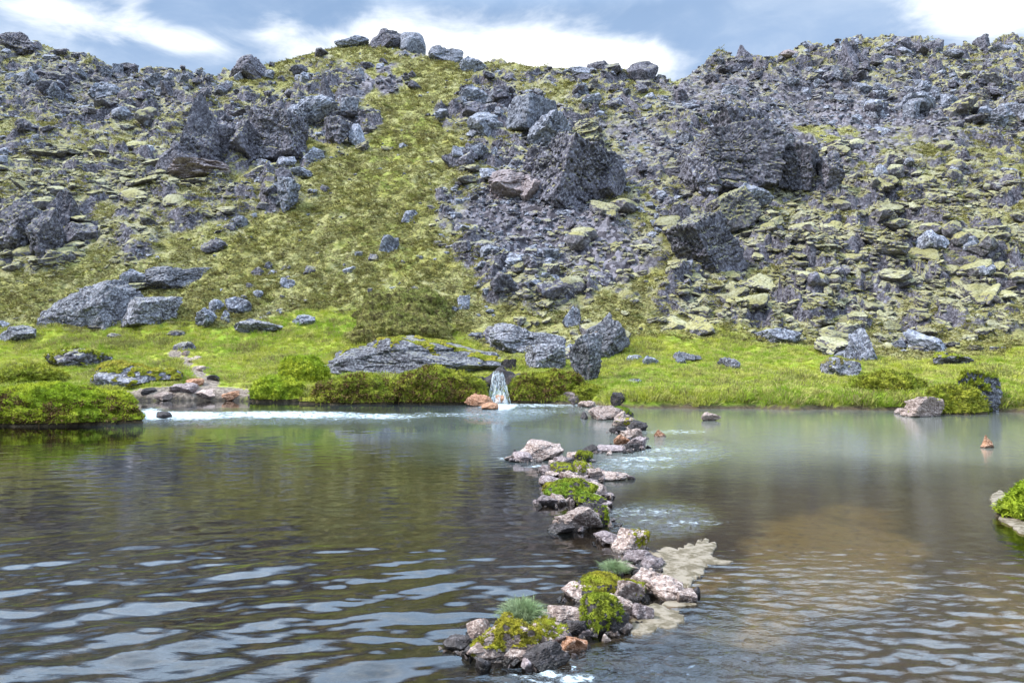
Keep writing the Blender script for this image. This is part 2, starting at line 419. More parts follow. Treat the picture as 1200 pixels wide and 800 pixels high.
me = mesh_np('terrain', np.stack([GX, GY, GZ], -1).reshape(-1, 3), grid_faces(len(YR), NCOL), True)
a = me.attributes.new('zone', 'FLOAT_VECTOR', 'POINT')
a.data.foreach_set('vector', np.stack([G_rock * G_up, np.maximum(G_green, G_up * zsum([(462, 190, 45, 35, .5), (440, 300, 60, 40, .3), (480, 150, 30, 30, .35)], *project(GX, np.maximum(GY, 3.), GZ)) * sst(fbm2(GX * .4, GY * .4, 3, 95), -.1, .3)), G_scree], -1).astype(np.float32).ravel())
a = me.attributes.new('bed', 'FLOAT', 'POINT'); a.data.foreach_set('value', (sst(GZ + .10 * fbm2(GX * 1.2, GY * 1.2, 3, 90), .22, .10)).astype(np.float32).ravel())
a = me.attributes.new('ochre', 'FLOAT', 'POINT'); _px, _py = project(GX, np.maximum(GY, 1.), 0)
a.data.foreach_set('value', zsum([(975, 612, 110, 50, 1.1), (870, 655, 80, 36, 1.0), (60, 520, 200, 22, .25), (1180, 650, 90, 90, .45), (600, 650, 200, 60, .05)], _px, _py).astype(np.float32).ravel())
MUDZ = [(225, 461, 78, 9, 1), (205, 415, 9, 6, .8), (218, 424, 9, 7, .9), (232, 436, 10, 8, .95), (246, 447, 12, 8, 1), (300, 405, 12, 5, .0), (870, 474, 300, 3, .0)]
def mudz(x, Y, z):
    px, py = project(x, np.maximum(Y, 1.), z); return zsum(MUDZ, px, py)
a = me.attributes.new('mud', 'FLOAT', 'POINT'); a.data.foreach_set('value', (mudz(GX, GY, GZ) * (GY > 20)).astype(np.float32).ravel())
link('hillside_terrain', me, M_TERRAIN, kind='structure')
m, t, out = new_mat('far ground')
g = t.node('ShaderNodeNewGeometry')
principled(t, out, t.mix(t.ss(t.noise(g.outputs['Position'], .02, 6), .4, .6), (.07, .065, .04), (.16, .16, .06)), .95)
link('ground', mesh_np('ground', [(-1500, -1500, -1.6), (1500, -1500, -1.6), (1500, 1500, -1.6), (-1500, 1500, -1.6)], [(0, 1, 2, 3)]), m, kind='structure')

# ------------------------------------------------------------------ water
wr = np.concatenate([rows(-6, 3, 10), rows(3, 9, 190), rows(9, 18, 150), np.linspace(18, 34, 110)])
WC = 560
wu = np.linspace(-.82, .82, WC)
WX = wu[None, :] * (wr[:, None] + 9); WY = np.repeat(wr[:, None], WC, 1)
wpx, wpy = project(WX, np.maximum(WY, 1.), 0)
def weir_x(Y):   # the line of stones, as distance -> x
    pts = [(5.6, -.02), (6.2, .12), (7.3, .75), (8.6, 1.35), (9.6, 1.45), (11, 1.05), (13.5, 1.05), (15.5, .75), (18.5, 2.9), (22, 3.4), (26, 3.7), (31, 2.9)]
    return np.interp(Y, [p[0] for p in pts], [p[1] for p in pts])
side = WX - weir_x(WY)
left = sst(-side, -.2, .6)
near = sst(-WY, -14, -6)
wx_ = WX + .5 * p2(WX * .3, WY * .3, 51)
near = sst(-WY, -11, -6.5)
sw = .026 * near * left * p2(WX * .75 + .3 * WY, WY * 1.7 - WX * .75, 52) + .021 * near * left * p2(WX * 1.7 - .3 * WY, WY * 3.2 - WX * 1.0, 53) + .0045 * sst(-WY, -13, -7) * left * p2(WX * 3.6, WY * 7.5 - WX * 2, 50) + .010 * sst(-WY, -12, -7.5) * left * p2(WX * .9, WY * 2.6 - WX * .6, 49)
pm = sst(fbm2(WX * .5, WY * .7, 3, 47), -.25, .35)
sw += .0060 * (.5 + near * left - .25 * (1 - left)) * fbm2(WX * 1.9, WY * 5.0, 2, 54)
sw += .0028 * (.35 + near) * (.25 + pm) * fbm2(WX * 6.5 - WY * .8, WY * 12, 2, 48, .6)
sw += .0022 * (1 - left) * near * (.3 + pm) * fbm2(WX * 11 - WY * 2, WY * 19, 2, 46, .6) + .013 * (1 - left) * near * fbm2(WX * 3.2 - WY, WY * 6.5 + WX * 1.2, 3, 55, .6)
# turbulence: (px, py, rx, ry, amount)
TURB = [(790, 530, 70, 16, .7), (735, 545, 40, 10, .8), (770, 608, 60, 20, .9), (690, 790, 110, 30, 1.2), (830, 760, 130, 45, .8), (960, 700, 120, 45, .35), (640, 800, 60, 18, 1.3), (590, 484, 60, 10, 1.2), (300, 490, 200, 9, 1.), (690, 480, 60, 6, .7), (600, 520, 130, 14, .25), (800, 520, 50, 6, .6), (150, 780, 260, 40, .15)]
turb = zsum(TURB, wpx, wpy)
sw += turb * .016 * fbm2(WX * 5, WY * 7, 4, 56, .6)
FOAMZ = [(215, 487, 60, 5, 1.), (330, 486, 100, 4.5, .95), (430, 488, 70, 3.2, .8), (520, 486, 60, 3, .5), (178, 486, 16, 8, 1), (585, 476, 22, 5, 1.1), (640, 474, 50, 3, .75), (700, 474, 50, 2.5, .5), (620, 482, 60, 4, .45),
         (740, 505, 35, 2.2, .0), (790, 506, 45, 3, .5), (785, 527, 55, 3, .5), (750, 538, 45, 3, .6), (745, 546, 60, 4, .45), (755, 600, 50, 6, .48), (800, 612, 60, 5, .42), (650, 792, 50, 10, .72), (600, 537, 22, 2.2, .6), (640, 546, 30, 2.2, .7)]
foam = zsum(FOAMZ, wpx + 8 * p2(WX * 1.2, WY * 1.2, 57), wpy + 1.2 * p2(WX * 1.6, WY * 1.1, 58))
sw += .05 * zsum(FOAMZ[:5], wpx, wpy) * (.4 + fbm2(WX * 1.5, WY * 3, 3, 59))
MILK_MIST = [(1010, 494, 330, 50, 1), (620, 500, 210, 34, .95), (420, 494, 200, 20, .5), (250, 490, 170, 14, .35), (590, 525, 110, 20, .5), (760, 520, 90, 30, .9), (720, 560, 30, 14, .25), (1250, 494, 200, 50, 1)]  # milky water; mist over the right pool is painted into its colour too
milk_mist = zsum(MILK_MIST, wpx, wpy + 14 * p2(WX * .35, WY * .25, 60))
me = mesh_np('water', np.stack([WX, WY, sw], -1).reshape(-1, 3), grid_faces(len(wr), WC), True)
a = me.attributes.new('wz', 'FLOAT_VECTOR', 'POINT'); a.data.foreach_set('vector', np.stack([foam, milk_mist, turb], -1).astype(np.float32).ravel())
m, t, out = new_mat('river water')
g = t.node('ShaderNodeNewGeometry'); pos = g.outputs['Position']
at = t.node('ShaderNodeAttribute', attribute_name='wz'); f_, mk, tb = t.xyz(at.outputs['Vector'])[0:3]
pz = t.vmath('MULTIPLY', pos, (1, 2.4, 1))
fine = t.noise(pz, 5.5, 4, .55, .3)
fin2 = t.noise(pz, 17, 3, .5)
hb = t.math('ADD', fine, t.math('MULTIPLY', fin2, t.math('MULTIPLY_ADD', tb, .5, .12)))
nrm = t.bump(hb, t.math('MULTIPLY_ADD', tb, .8, t.ss(t.xyz(pos)[0], -.5, 3.5, .022, .12)), .03)
fr = t.node('ShaderNodeFresnel'); fr.inputs[0].default_value = 1.5; t.put(fr.inputs[1], nrm)
gl = t.node('ShaderNodeBsdfGlossy'); gl.inputs['Roughness'].default_value = .04; t.put(gl.inputs['Normal'], nrm)
gl.inputs['Color'].default_value = (.95, .97, 1, 1)
tr = t.node('ShaderNodeBsdfTransparent'); t.put(tr.inputs[0], (.86, .79, .68))
df = t.node('ShaderNodeBsdfDiffuse'); t.put(df.inputs[0], t.mix(t.ss(t.xyz(pos)[0], -1, 5), (.11, .14, .15), (.215, .225, .185))); 
body = t.node('ShaderNodeMixShader'); t.put(body.inputs[0], t.math('MULTIPLY', t.math('ADD', mk, t.math('MULTIPLY', t.math('SUBTRACT', t.noise(pos, .8, 4), .5), .25)), .78, clamp=True)); t.l.new(tr.outputs[0], body.inputs[1]); t.l.new(df.outputs[0], body.inputs[2])
s1 = t.node('ShaderNodeMixShader'); t.put(s1.inputs[0], t.math('MULTIPLY', fr.outputs[0], 1.25, clamp=True)); t.l.new(body.outputs[0], s1.inputs[1]); t.l.new(gl.outputs[0], s1.inputs[2])
fo = t.node('ShaderNodeBsdfDiffuse'); t.put(fo.inputs[0], (.68, .76, .80)); t.put(fo.inputs['Normal'], nrm)
fs = t.vmath('MULTIPLY', pos, (1.4, 3.4, 1))
fk = t.ss(t.math('ADD', f_, t.math('MULTIPLY', t.math('SUBTRACT', t.noise(fs, 4.0, 6, .72, .8), .5), 4.0)), .45, 1.35)
fk = t.math('MULTIPLY', fk, t.ss(f_, .12, .4))
s2 = t.node('ShaderNodeMixShader'); t.put(s2.inputs[0], t.math('MULTIPLY', fk, .85)); t.l.new(s1.outputs[0], s2.inputs[1]); t.l.new(fo.outputs[0], s2.inputs[2])
t.l.new(s2.outputs[0], out.inputs[0])
M_WATER = m
link('river_water', me, M_WATER, kind='structure')

# ------------------------------------------------------------------ rocks
_ico = {}
def ico(sub):
    if sub not in _ico:
        bm = bmesh.new(); bmesh.ops.create_icosphere(bm, subdivisions=sub, radius=1)
        v = np.array([x.co[:] for x in bm.verts]); f = np.array([[q.index for q in x.verts] for x in bm.faces])
        bm.free(); _ico[sub] = (v / np.linalg.norm(v, axis=1)[:, None], f)
    return _ico[sub]

def rock_verts(seed, style, sub):
    r = np.random.default_rng(seed); n, f = ico(sub)
    k = {'angular': 15, 'block': 9, 'slab': 12, 'round': 40, 'layered': 11, 'spire': 11, 'crag': 13, 'ledge': 9}[style]
    if style in ('block', 'ledge'):
        B = r.normal(size=(3, 3)); B, _ = np.linalg.qr(B); B = np.eye(3) * .75 + B * .25
        pn = np.concatenate([B, -B, r.normal(size=(5, 3))]); pd = np.concatenate([r.uniform(.6, .85, 6), r.uniform(.8, 1.05, 5)])
    else:
        pn = r.normal(size=(k, 3)); pd = r.uniform(.58 if style != 'round' else .85, 1., k)
    pn /= np.linalg.norm(pn, axis=1)[:, None]
    dots = n @ pn.T
    rr = np.where(dots > .12, pd[None] / np.maximum(dots, .12), 9.).min(1)
    rr = np.minimum(rr, 1.25)
    v = n * rr[:, None]
    off = r.uniform(0, 50, 3)
    if style == 'slab': v = v * np.array([1, 1, .55])
    if style in ('layered', 'crag', 'spire'): pass
    amp = {'angular': .10, 'block': .08, 'slab': .09, 'round': .09, 'layered': .10, 'spire': .11, 'crag': .12, 'ledge': .09}[style]
    v = v + n * (amp * fbm3(v * 1.3 + off, 3, 0, .45))[:, None]
    rough_ = style in ('crag', 'layered', 'spire', 'ledge')
    if style != 'round':
        # broken joints: flat offset pieces separated by narrow cracks
        sc = 2.2
        q_ = v + .10 * np.stack([p3(v * 3 + off + k_ * 9, k_) for k_ in range(3)], 1)
        F1, F2, R = worley3(q_ * sc * np.array([1, 1, 1.9 if rough_ else 1.2]) + off)
        v = v + n * ((R - .5) * ((.05 if style in ('layered', 'ledge') else .13) if rough_ else .11) - .05 * np.exp(-(F2 - F1) * 16))[:, None]
        if sub >= 5:
            F1, F2, R = worley3(q_ * sc * 2.6 * np.array([1, 1, 1.8 if rough_ else 1.2]) + off + 7)
            v = v + n * ((R - .5) * (.05 if rough_ else .045) - .02 * np.exp(-(F2 - F1) * 12))[:, None]
    if rough_:
        ax = np.array(Vector((.25, -.1, 1)).normalized())
        fq = {'ledge': 5.5, 'layered': 6.5, 'crag': 3.6, 'spire': 3.0}[style]
        s_ = v @ ax * fq + 1.1 * fbm3(v * 1.2 + off, 3, 5)
        fl = np.floor(s_); fr_ = s_ - fl
        hr = np.random.default_rng(seed + 5).uniform(-.5, .5, 64)[(fl.astype(int)) % 64]
        st = hr * np.clip(fr_ / .12, 0, 1) + np.roll(hr, 0) * 0 - .7 * np.exp(-(fr_ / .10)**2)
        a_ = {'ledge': .095, 'layered': .20, 'crag': .09, 'spire': .06}[style]
        h = n * np.array([1, 1, .1]); v = v + h * (st * a_)[:, None]
        s2 = s_ * 3.3; f2 = s2 - np.floor(s2)
        v = v - h * (np.exp(-(f2 / .16)**2) * a_ * .28)[:, None]
    v = v + n * (.018 * fbm3(v * 9 + off, 3, 2, .6))[:, None]
    if style == 'spire':
        w_ = np.clip((v[:, 2] + 1) / 2, 0, 1.1); v[:, :2] *= (1.15 - .75 * w_)[:, None]
    return v, f

LIB = {}
def lib_rock(style, i, sub):
    key = (style, i, sub)
    if key not in LIB:
        v, f = rock_verts(hash((len(style), ord(style[0]), ord(style[1]), i)) % 100000 + 1, style, sub)
        LIB[key] = mesh_np('rock_' + style, v, f, False)
        LIB[key].materials.append(M_ROCK)
    return LIB[key]

def mk_rock(name, loc, dims, rot=(0, 0, 0), style='angular', var=0, sub=5, mat=None, parent=None, **props):
    """dims: full width, depth, height of the rock before rotation"""
    me = lib_rock(style, var, sub)
    o = bpy.data.objects.new(name, me); COL.objects.link(o)
    o.material_slots[0].link = 'OBJECT'; o.material_slots[0].material = mat or M_ROCK
    o.location = loc; o.rotation_euler = Euler([rad(a_) for a_ in rot])
    ext = 1.0 * (.62 if style == 'slab' else 1)
    o.scale = (dims[0] / 2, dims[1] / 2, dims[2] / 2 / ext)
    if parent: o.parent = parent
    for k, v in props.items():
        if v is not None: o[k] = v
    return o

def at_px(cx, yb):
    """ground point under a rock whose visible foot is at (cx, yb), and metres per pixel there"""
    p = hit(cx, yb); return p, p.y / FPX

LANDMARKS = []   # (px, py, phrase) for telling scattered rocks apart
def boulder(cx, yb, w, h, label, style='angular', var=0, mat=None, rot=(0, 0, 0), depth=.8, sub=5, sink=.18, name='boulder', group=None, cat='rock', moss=None):
    p, s = at_px(cx, yb)
    W_, H_ = w * s, h * s
    o = mk_rock(name, (p.x, p.y + W_ * depth * .32, p.z + H_ * (.5 - sink)), (W_ * 1.05, W_ * depth, H_ * (1 + 2 * sink) * .97), rot, style, var, sub, mat, None,
                label=label, category=cat, group=group)
    if moss: moss_cover(o, *moss)
    return o

def crag(cx, yb, label, blocks, name='rock_crag', mark=None):
    """an outcrop: an empty at its foot with its blocks as parts. blocks: (dx px, yb px, w, h, style, var, mat, rot, depth, sub)"""
    p, s = at_px(cx, yb)
    root = empty(name, p, label=label, category='crag')
    for (bx, by, w, h, style, var, mat, rot, depth, sub) in blocks:
        W_, H_ = w * s, h * s
        q = hit(bx, by)
        if q.y > p.y + 14: q = hit(bx, by + 12)
        k = q.y / p.y; W_ *= k; H_ *= k
        back = W_ * depth * .30
        zg = float(H(q.x, q.y + back)[0][0])
        o = mk_rock('block', (q.x, q.y + back, max(q.z + H_ * .40, zg + H_ * .12)), (W_, W_ * depth, H_ * 1.2), rot, style, var, sub, mat, None)
        o.parent = root; o.location = Vector(o.location) - p
    return root

# ---- moss and leaf cover grown on a rock or mound: a sheet just proud of it and small blades
def blades(pts, nrm, L, Wd, r, lean=.5, up=.6):
    n = len(pts)
    d_ = nrm + r.normal(size=(n, 3)) * lean; d_[:, 2] += up
    d_ /= np.linalg.norm(d_, axis=1)[:, None]
    sd = np.cross(d_, r.normal(size=(n, 3))); sd /= np.linalg.norm(sd, axis=1)[:, None]
    l_ = L * r.uniform(.5, 1.3, n)[:, None]; w_ = Wd * r.uniform(.7, 1.3, n)[:, None]
    a_ = pts - sd * w_; b_ = pts + sd * w_; m_ = pts + d_ * l_ * .6 + sd * w_ * .8; m2 = pts + d_ * l_ * .6 - sd * w_ * .8
    e_ = pts + d_ * l_; e_[:, 2] -= .25 * l_[:, 0]
    V = np.stack([a_, b_, m_, m2, e_], 1).reshape(-1, 3)
    i = np.arange(n)[:, None] * 5
    F = np.concatenate([i + [0, 1, 2], i + [0, 2, 3], i + [3, 2, 4]])
    return V, F

def leaf_mat(name, c1, c2, c3, sc=6., trans=.25):
    m, t, out = new_mat(name)
    g = t.node('ShaderNodeNewGeometry'); pos = g.outputs['Position']
    a_ = t.noise(pos, sc * .35, 4, .6); b_ = t.noise(pos, sc * 2.5, 3, .7)
    col = t.mix(t.ss(a_, .38, .62), c1, c2)
    col = t.mix(t.math('MULTIPLY', t.ss(b_, .44, .62), .85), col, c3)
    b = t.node('ShaderNodeBsdfPrincipled'); t.put(b.inputs['Base Color'], col); b.inputs['Roughness'].default_value = .75
    b.inputs['Specular IOR Level'].default_value = .15
    tl = t.node('ShaderNodeBsdfTranslucent'); t.put(tl.inputs[0], col)
    mx = t.node('ShaderNodeMixShader'); mx.inputs[0].default_value = trans
    t.l.new(b.outputs[0], mx.inputs[1]); t.l.new(tl.outputs[0], mx.inputs[2]); t.l.new(mx.outputs[0], out.inputs[0])
    return m
M_MOSS = leaf_mat('bright yellow green moss', (.25, .275, .022), (.36, .31, .035), (.10, .085, .018), 5)
M_MOSSG = leaf_mat('fresh green moss', (.16, .245, .022), (.29, .31, .03), (.065, .075, .014), 5)
M_OLIVE = leaf_mat('olive shore moss', (.22, .26, .025), (.34, .34, .04), (.10, .10, .02), 2)
M_HUMMOCK = leaf_mat('olive heath', (.18, .195, .045), (.30, .28, .09), (.08, .06, .03), 1.5)
M_ISLAND = leaf_mat('leafy green cushion', (.28, .37, .025), (.42, .45, .04), (.12, .16, .014), 2.4)
M_ROOT = leaf_mat('brown hanging roots', (.13, .075, .03), (.20, .13, .05), (.06, .035, .015), 4, .05)
M_SAGE = leaf_mat('grey green tuft', (.24, .32, .15), (.36, .42, .24), (.12, .15, .07), 8)
M_GRASS = leaf_mat('meadow grass', (.26, .36, .035), (.42, .44, .06), (.52, .48, .16), .9)
M_DRY = leaf_mat('straw grass', (.36, .33, .12), (.28, .30, .08), (.20, .17, .06), .9)
M_HEATH = leaf_mat('heath moss tuft', (.31, .285, .085), (.40, .37, .17), (.12, .095, .042), .8, .1)

def moss_cover(o, mat, amount=.5, dirv=(0, 0, 1), L=.05, dens=2600, thick=.05, seed=1, scale=4., name='moss', patch=1.25):
    """child mesh grown on the faces of o that look along dirv"""
    r = np.random.default_rng(seed)
    me = o.data; nv = len(me.vertices); co = np.zeros(nv * 3, np.float32); me.vertices.foreach_get('co', co); co = co.reshape(-1, 3)
    no = np.zeros(nv * 3, np.float32); me.vertices.foreach_get('normal', no); no = no.reshape(-1, 3)
    fs = np.zeros(len(me.polygons) * 3, np.int32); me.polygons.foreach_get('vertices', fs); fs = fs.reshape(-1, 3)
    M = np.array(Matrix.LocRotScale(o.location, o.rotation_euler, o.scale))
    R3 = np.array(o.rotation_euler.to_matrix()); sc = np.array(o.scale)
    W_ = co @ M[:3, :3].T + M[:3, 3]
    N_ = (no / sc) @ R3.T; N_ /= np.linalg.norm(N_, axis=1)[:, None]
    size = float(max(sc))
    c0 = (W_ - W_.mean(0)) / size
    dv = np.array(dirv, float); dv /= np.linalg.norm(dv)
    # the smooth direction from the middle counts more than the rough surface normal
    cn = c0 / np.maximum(np.linalg.norm(c0, axis=1), .05)[:, None]
    k = .65 * (cn @ dv) + .35 * (N_ @ dv) + patch * fbm3(W_ * (scale / max(size, .2)), 4, seed)
    thr = np.quantile(k, 1 - amount)
    keep = (k > thr) & (W_[:, 2] > .01)
    fk = fs[keep[fs].all(1)]
    if len(fk) == 0: return None
    edge = np.clip((k - thr) / .25, 0, 1)
    V = W_ + (cn * .6 + N_ * .2 + np.array([0, 0, .3])) * (thick * size * edge * (.7 + .6 * fbm3(W_ * 9 / max(size, .2), 3, seed + 5)))[:, None]
    used = np.unique(fk); remap = np.full(nv, -1); remap[used] = np.arange(len(used))
    V1 = V[used]; F1_ = remap[fk]
    tri = V1[F1_]; area = .5 * np.linalg.norm(np.cross(tri[:, 1] - tri[:, 0], tri[:, 2] - tri[:, 0]), axis=1)
    nb = int(min(area.sum() * dens, 26000))
    pick = r.choice(len(F1_), nb, p=area / area.sum())
    bc = r.dirichlet((1, 1, 1), nb)
    P_ = (tri[pick] * bc[:, :, None]).sum(1); Nn = (cn[fk[pick, 0]] + N_[fk[pick, 0]]) * .5
    bv, bf = blades(P_, Nn, L, L * .13, r, .75)
    V2 = np.concatenate([V1, bv]); F2_ = np.concatenate([F1_, bf + len(V1)])
    inv = np.linalg.inv(M)
    V2 = V2 @ inv[:3, :3].T + inv[:3, 3]
    c = link(name, mesh_np(name, V2, F2_, False), mat)
    c.parent = o
    return c

def mound(name, label, cat, loc, dims, mat, cover, L, dens, seed=1, amount=.95, rot=(0, 0, 0), skirt=None, thick=.05, group=None, soil=None):
    """a rounded hummock of soil with vegetation grown all over it"""
    key = ('mound', seed)
    r = np.random.default_rng(seed)
    n, f = ico(5)
    v = n * (1 + .16 * fbm3(n * 1.3 + seed, 3, seed) + .10 * fbm3(n * 4 + seed, 3, seed + 1))[:, None]
    F1, F2, R = worley3(n * 2.4 + seed)
    v = v + n * (.24 * (R - .4) * np.clip(1.3 - F1 * 1.3, 0, 1) - .10 * np.exp(-(F2 - F1) * 6))[:, None]
    v[:, 2] = np.sign(v[:, 2]) * np.abs(v[:, 2])**.8
    o = link(name, mesh_np(name, v, f, True), soil or M_SOIL, label=label, category=cat, group=group)
    o.location = loc; o.rotation_euler = Euler([rad(a_) for a_ in rot]); o.scale = (dims[0] / 2, dims[1] / 2, dims[2])
    moss_cover(o, cover, .66 if skirt else amount, (0, -.25, 1), L, dens, thick, seed, 2., 'foliage', .5)['kind'] = 'stuff'
    if skirt:
        s_ = moss_cover(o, M_ROOT, .6, (0, -1, -.5), L * 1.3, dens * .7, thick * .8, seed + 3, 2.5, 'hanging_roots')
        if s_: s_['kind'] = 'stuff'
    return o
m, t, out = new_mat('dark soil')
g = t.node('ShaderNodeNewGeometry')
principled(t, out, t.mix(t.noise(g.outputs['Position'], 9, 6, .7), (.025, .02, .012), (.12, .09, .05)), .95, t.bump(t.noise(g.outputs['Position'], 14, 5), 1., .05))
M_SOIL = m
# ------------------------------------------------------------------ crags and outcrops of the slope
def jumble(cx, yb, w, h, n, label, mats, styles=('angular', 'block', 'crag'), seed=0, big=.42, sub=4, extra=()):
    r = np.random.default_rng(seed + 100)
    bl = list(extra)
    for i in range(n):
        fx = r.uniform(-.5, .5); fy = r.uniform(0, 1) * (1 - abs(fx) * .7)
        s_ = big * r.uniform(.45, 1.1) * min(w, h) * (1 - .35 * fy)
        st = styles[r.integers(len(styles))]
        bl.append((cx + fx * w, yb - fy * max(h - s_ * .6, 1), s_ * r.uniform(.9, 1.4), s_ * r.uniform(.7, 1.1), st, int(r.integers(4)), mats[r.integers(len(mats))],
                   (r.uniform(-25, 25), r.uniform(-25, 25), r.uniform(0, 360)), .9, sub))
    return crag(cx, yb, label, bl)

C_ = M_CRAG
R_, G_, K_, P_, S_ = M_ROCK, M_GREY, M_MOSSROCK, M_PINK, M_SLAB
crag(665, 232, 'big layered crag with slanting strata, overhanging in the middle of the slope', [
    (674, 240, 104, 104, 'ledge', 0, C_, (6, 24, 20), .8, 6), (714, 234, 46, 56, 'ledge', 1, C_, (0, 30, 60), .9, 5), (648, 178, 60, 46, 'layered', 2, G_, (0, 20, 100), .9, 5),
    (690, 165, 50, 30, 'layered', 1, K_, (0, 15, 200), .9, 5), (636, 212, 44, 34, 'crag', 1, C_, (0, 0, 40), .9, 5)])
crag(603, 240, 'rounded pinkish grey rock bulge at the left foot of the layered crag', [
    (600, 238, 90, 42, 'angular', 3, P_, (0, 0, 0), .8, 5), (628, 234, 44, 30, 'slab', 1, P_, (0, 0, 80), .8, 5), (575, 214, 34, 18, 'angular', 1, G_, (0, 0, 80), .8, 4)])
jumble(592, 160, 112, 62, 15, 'pale blue grey jumble of broken blocks above and left of the layered crag', (G_, G_, R_), ('block', 'angular'), 1, .5, 4,
       [(622, 160, 52, 50, 'block', 1, G_, (10, 10, 30), .8, 5), (556, 126, 34, 28, 'angular', 2, G_, (0, 10, 0), .8, 5)])
jumble(562, 203, 76, 34, 9, 'row of pale grey blocks left of the pinkish rock bulge', (G_, G_, R_), ('block', 'angular'), 2, .75, 4)
crag(862, 224, 'tallest dark crag on the right half of the slope, broad with a narrow top', [
    (860, 230, 124, 96, 'ledge', 2, C_, (0, 5, 0), .7, 6), (874, 182, 74, 70, 'ledge', 1, C_, (0, -10, 30), .8, 5), (828, 226, 44, 60, 'crag', 2, C_, (0, 12, 80), .8, 5),
    (898, 205, 42, 54, 'crag', 3, C_, (0, 0, 150), .9, 5), (856, 146, 34, 24, 'angular', 1, K_, (0, 0, 0), .8, 4), (886, 150, 26, 30, 'angular', 3, R_, (0, 20, 0), .8, 4)])
crag(948, 224, 'lower moss topped crag joined to the right side of the tallest dark crag', [
    (945, 224, 72, 56, 'ledge', 3, R_, (0, 8, 40), .8, 5), (975, 222, 44, 44, 'crag', 3, C_, (0, 0, 100), .8, 5), (918, 212, 38, 34, 'layered', 1, C_, (0, 0, 10), .8, 5)])
crag(838, 320, 'sloping dark crag below the tallest one, leaning down to the left', [
    (834, 322, 80, 84, 'ledge', 3, C_, (0, -28, 20), .8, 6), (858, 276, 62, 50, 'ledge', 0, K_, (0, -20, 0), .8, 5), (800, 290, 40, 32, 'crag', 0, C_, (0, -20, 70), .8, 5),
    (882, 250, 44, 34, 'angular', 2, G_, (0, 0, 0), .8, 5)])
crag(230, 203, 'dark pointed crag on the left slope with a flat leaning face', [
    (230, 205, 78, 92, 'spire', 0, C_, (0, 4, 30), .8, 6), (203, 206, 42, 50, 'angular', 1, R_, (0, 10, 0), .8, 5), (262, 190, 40, 42, 'angular', 2, R_, (0, 0, 0), .8, 5), (228, 214, 70, 22, 'crag', 1, P_, (0, 0, 60), .8, 5)])
crag(312, 194, 'wide rugged dark crag just right of the pointed crag', [
    (320, 196, 76, 76, 'ledge', 1, C_, (0, 0, 0), .8, 6), (283, 182, 48, 48, 'crag', 0, C_, (0, 0, 60), .8, 5), (342, 170, 28, 40, 'angular', 3, R_, (0, 0, 0), .8, 5)])
crag(334, 247, 'small grey rock stub hanging below the wide rugged crag', [
    (334, 247, 32, 42, 'crag', 1, G_, (0, 10, 0), .9, 5), (330, 218, 24, 26, 'angular', 0, R_, (0, 0, 0), .9, 4)])
crag(388, 170, 'blocky grey crag of upright pillars beside the grassy tongue', [
    (358, 152, 28, 52, 'layered', 3, G_, (0, 70, 0), .8, 5), (378, 146, 30, 54, 'spire', 1, C_, (0, 0, 0), .8, 5), (394, 168, 34, 34, 'crag', 1, C_, (0, 0, 0), .8, 5),
    (416, 170, 26, 34, 'spire', 2, G_, (0, 0, 0), .8, 5), (408, 140, 26, 26, 'block', 1, G_, (0, 0, 0), .8, 4)])
crag(32, 300, 'black hollowed crag at the far left edge of the slope', [
    (12, 296, 60, 62, 'crag', 2, C_, (0, 0, 0), .8, 5), (48, 300, 48, 54, 'crag', 3, C_, (0, 10, 50), .8, 5), (72, 262, 34, 44, 'crag', 0, C_, (0, 0, 0), .8, 5), (84, 288, 40, 34, 'angular', 1, R_, (0, 0, 0), .8, 5)])
jumble(628, 358, 76, 66, 12, 'ragged mossy outcrop halfway between the layered crag and the waterfall', (R_, R_, K_), ('crag', 'angular'), 3, .55, 4)
jumble(1000, 84, 46, 40, 6, 'dark rock tower standing on the right hand ridge', (R_,), ('crag', 'spire'), 4, .55, 4, [(998, 84, 30, 44, 'spire', 3, R_, (0, 0, 0), .9, 5)])
jumble(1060, 148, 120, 58, 14, 'steep shattered rock wall below the right hand ridge', (R_, G_, G_), ('crag', 'angular', 'block'), 5, .5, 4)
jumble(1165, 150, 90, 66, 14, 'pale shattered cliff at the far right edge under the ridge', (G_, G_, K_), ('layered', 'angular', 'block'), 6, .45, 4)
jumble(955, 105, 80, 36, 9, 'broken rock ledge left of the rock tower', (R_, G_, K_), ('crag', 'angular'), 7, .55, 4)
jumble(70, 118, 120, 48, 14, 'long dark ledge of broken rock below the left ridge', (R_, G_), ('crag', 'angular'), 8, .55, 4)
jumble(215, 116, 100, 34, 12, 'broken rock band in the dip of the left skyline', (R_, G_), ('crag', 'angular'), 9, .6, 4)
jumble(146, 160, 60, 36, 6, 'grey boulder heap above the moss cushions on the left', (G_, K_), ('angular', 'round'), 10, .7, 4)
jumble(1085, 240, 120, 60, 12, 'mossy outcrop of stacked boulders on the right slope', (K_, K_, G_), ('round', 'angular', 'crag'), 11, .45, 4)
jumble(1135, 330, 90, 70, 12, 'heap of grey boulders low on the right slope', (K_, G_), ('round', 'angular'), 12, .4, 4)
jumble(985, 350, 70, 50, 9, 'moss capped rock steps above the right meadow', (K_, K_, R_), ('round', 'block'), 13, .55, 4)
jumble(300, 96, 60, 26, 6, 'small pale outcrop on the grassy shoulder left of the summit', (R_, G_), ('block', 'angular'), 14, .7, 4)
jumble(466, 112, 46, 36, 9, 'small dark brown scree patch high on the grassy tongue', (R_,), ('angular',), 15, .35, 4)
jumble(712, 130, 90, 36, 9, 'low broken ledge on the shoulder right of the blue grey jumble', (G_, R_, K_), ('angular', 'block'), 16, .5, 4)

# ------------------------------------------------------------------ single boulders placed from the photograph
B = boulder
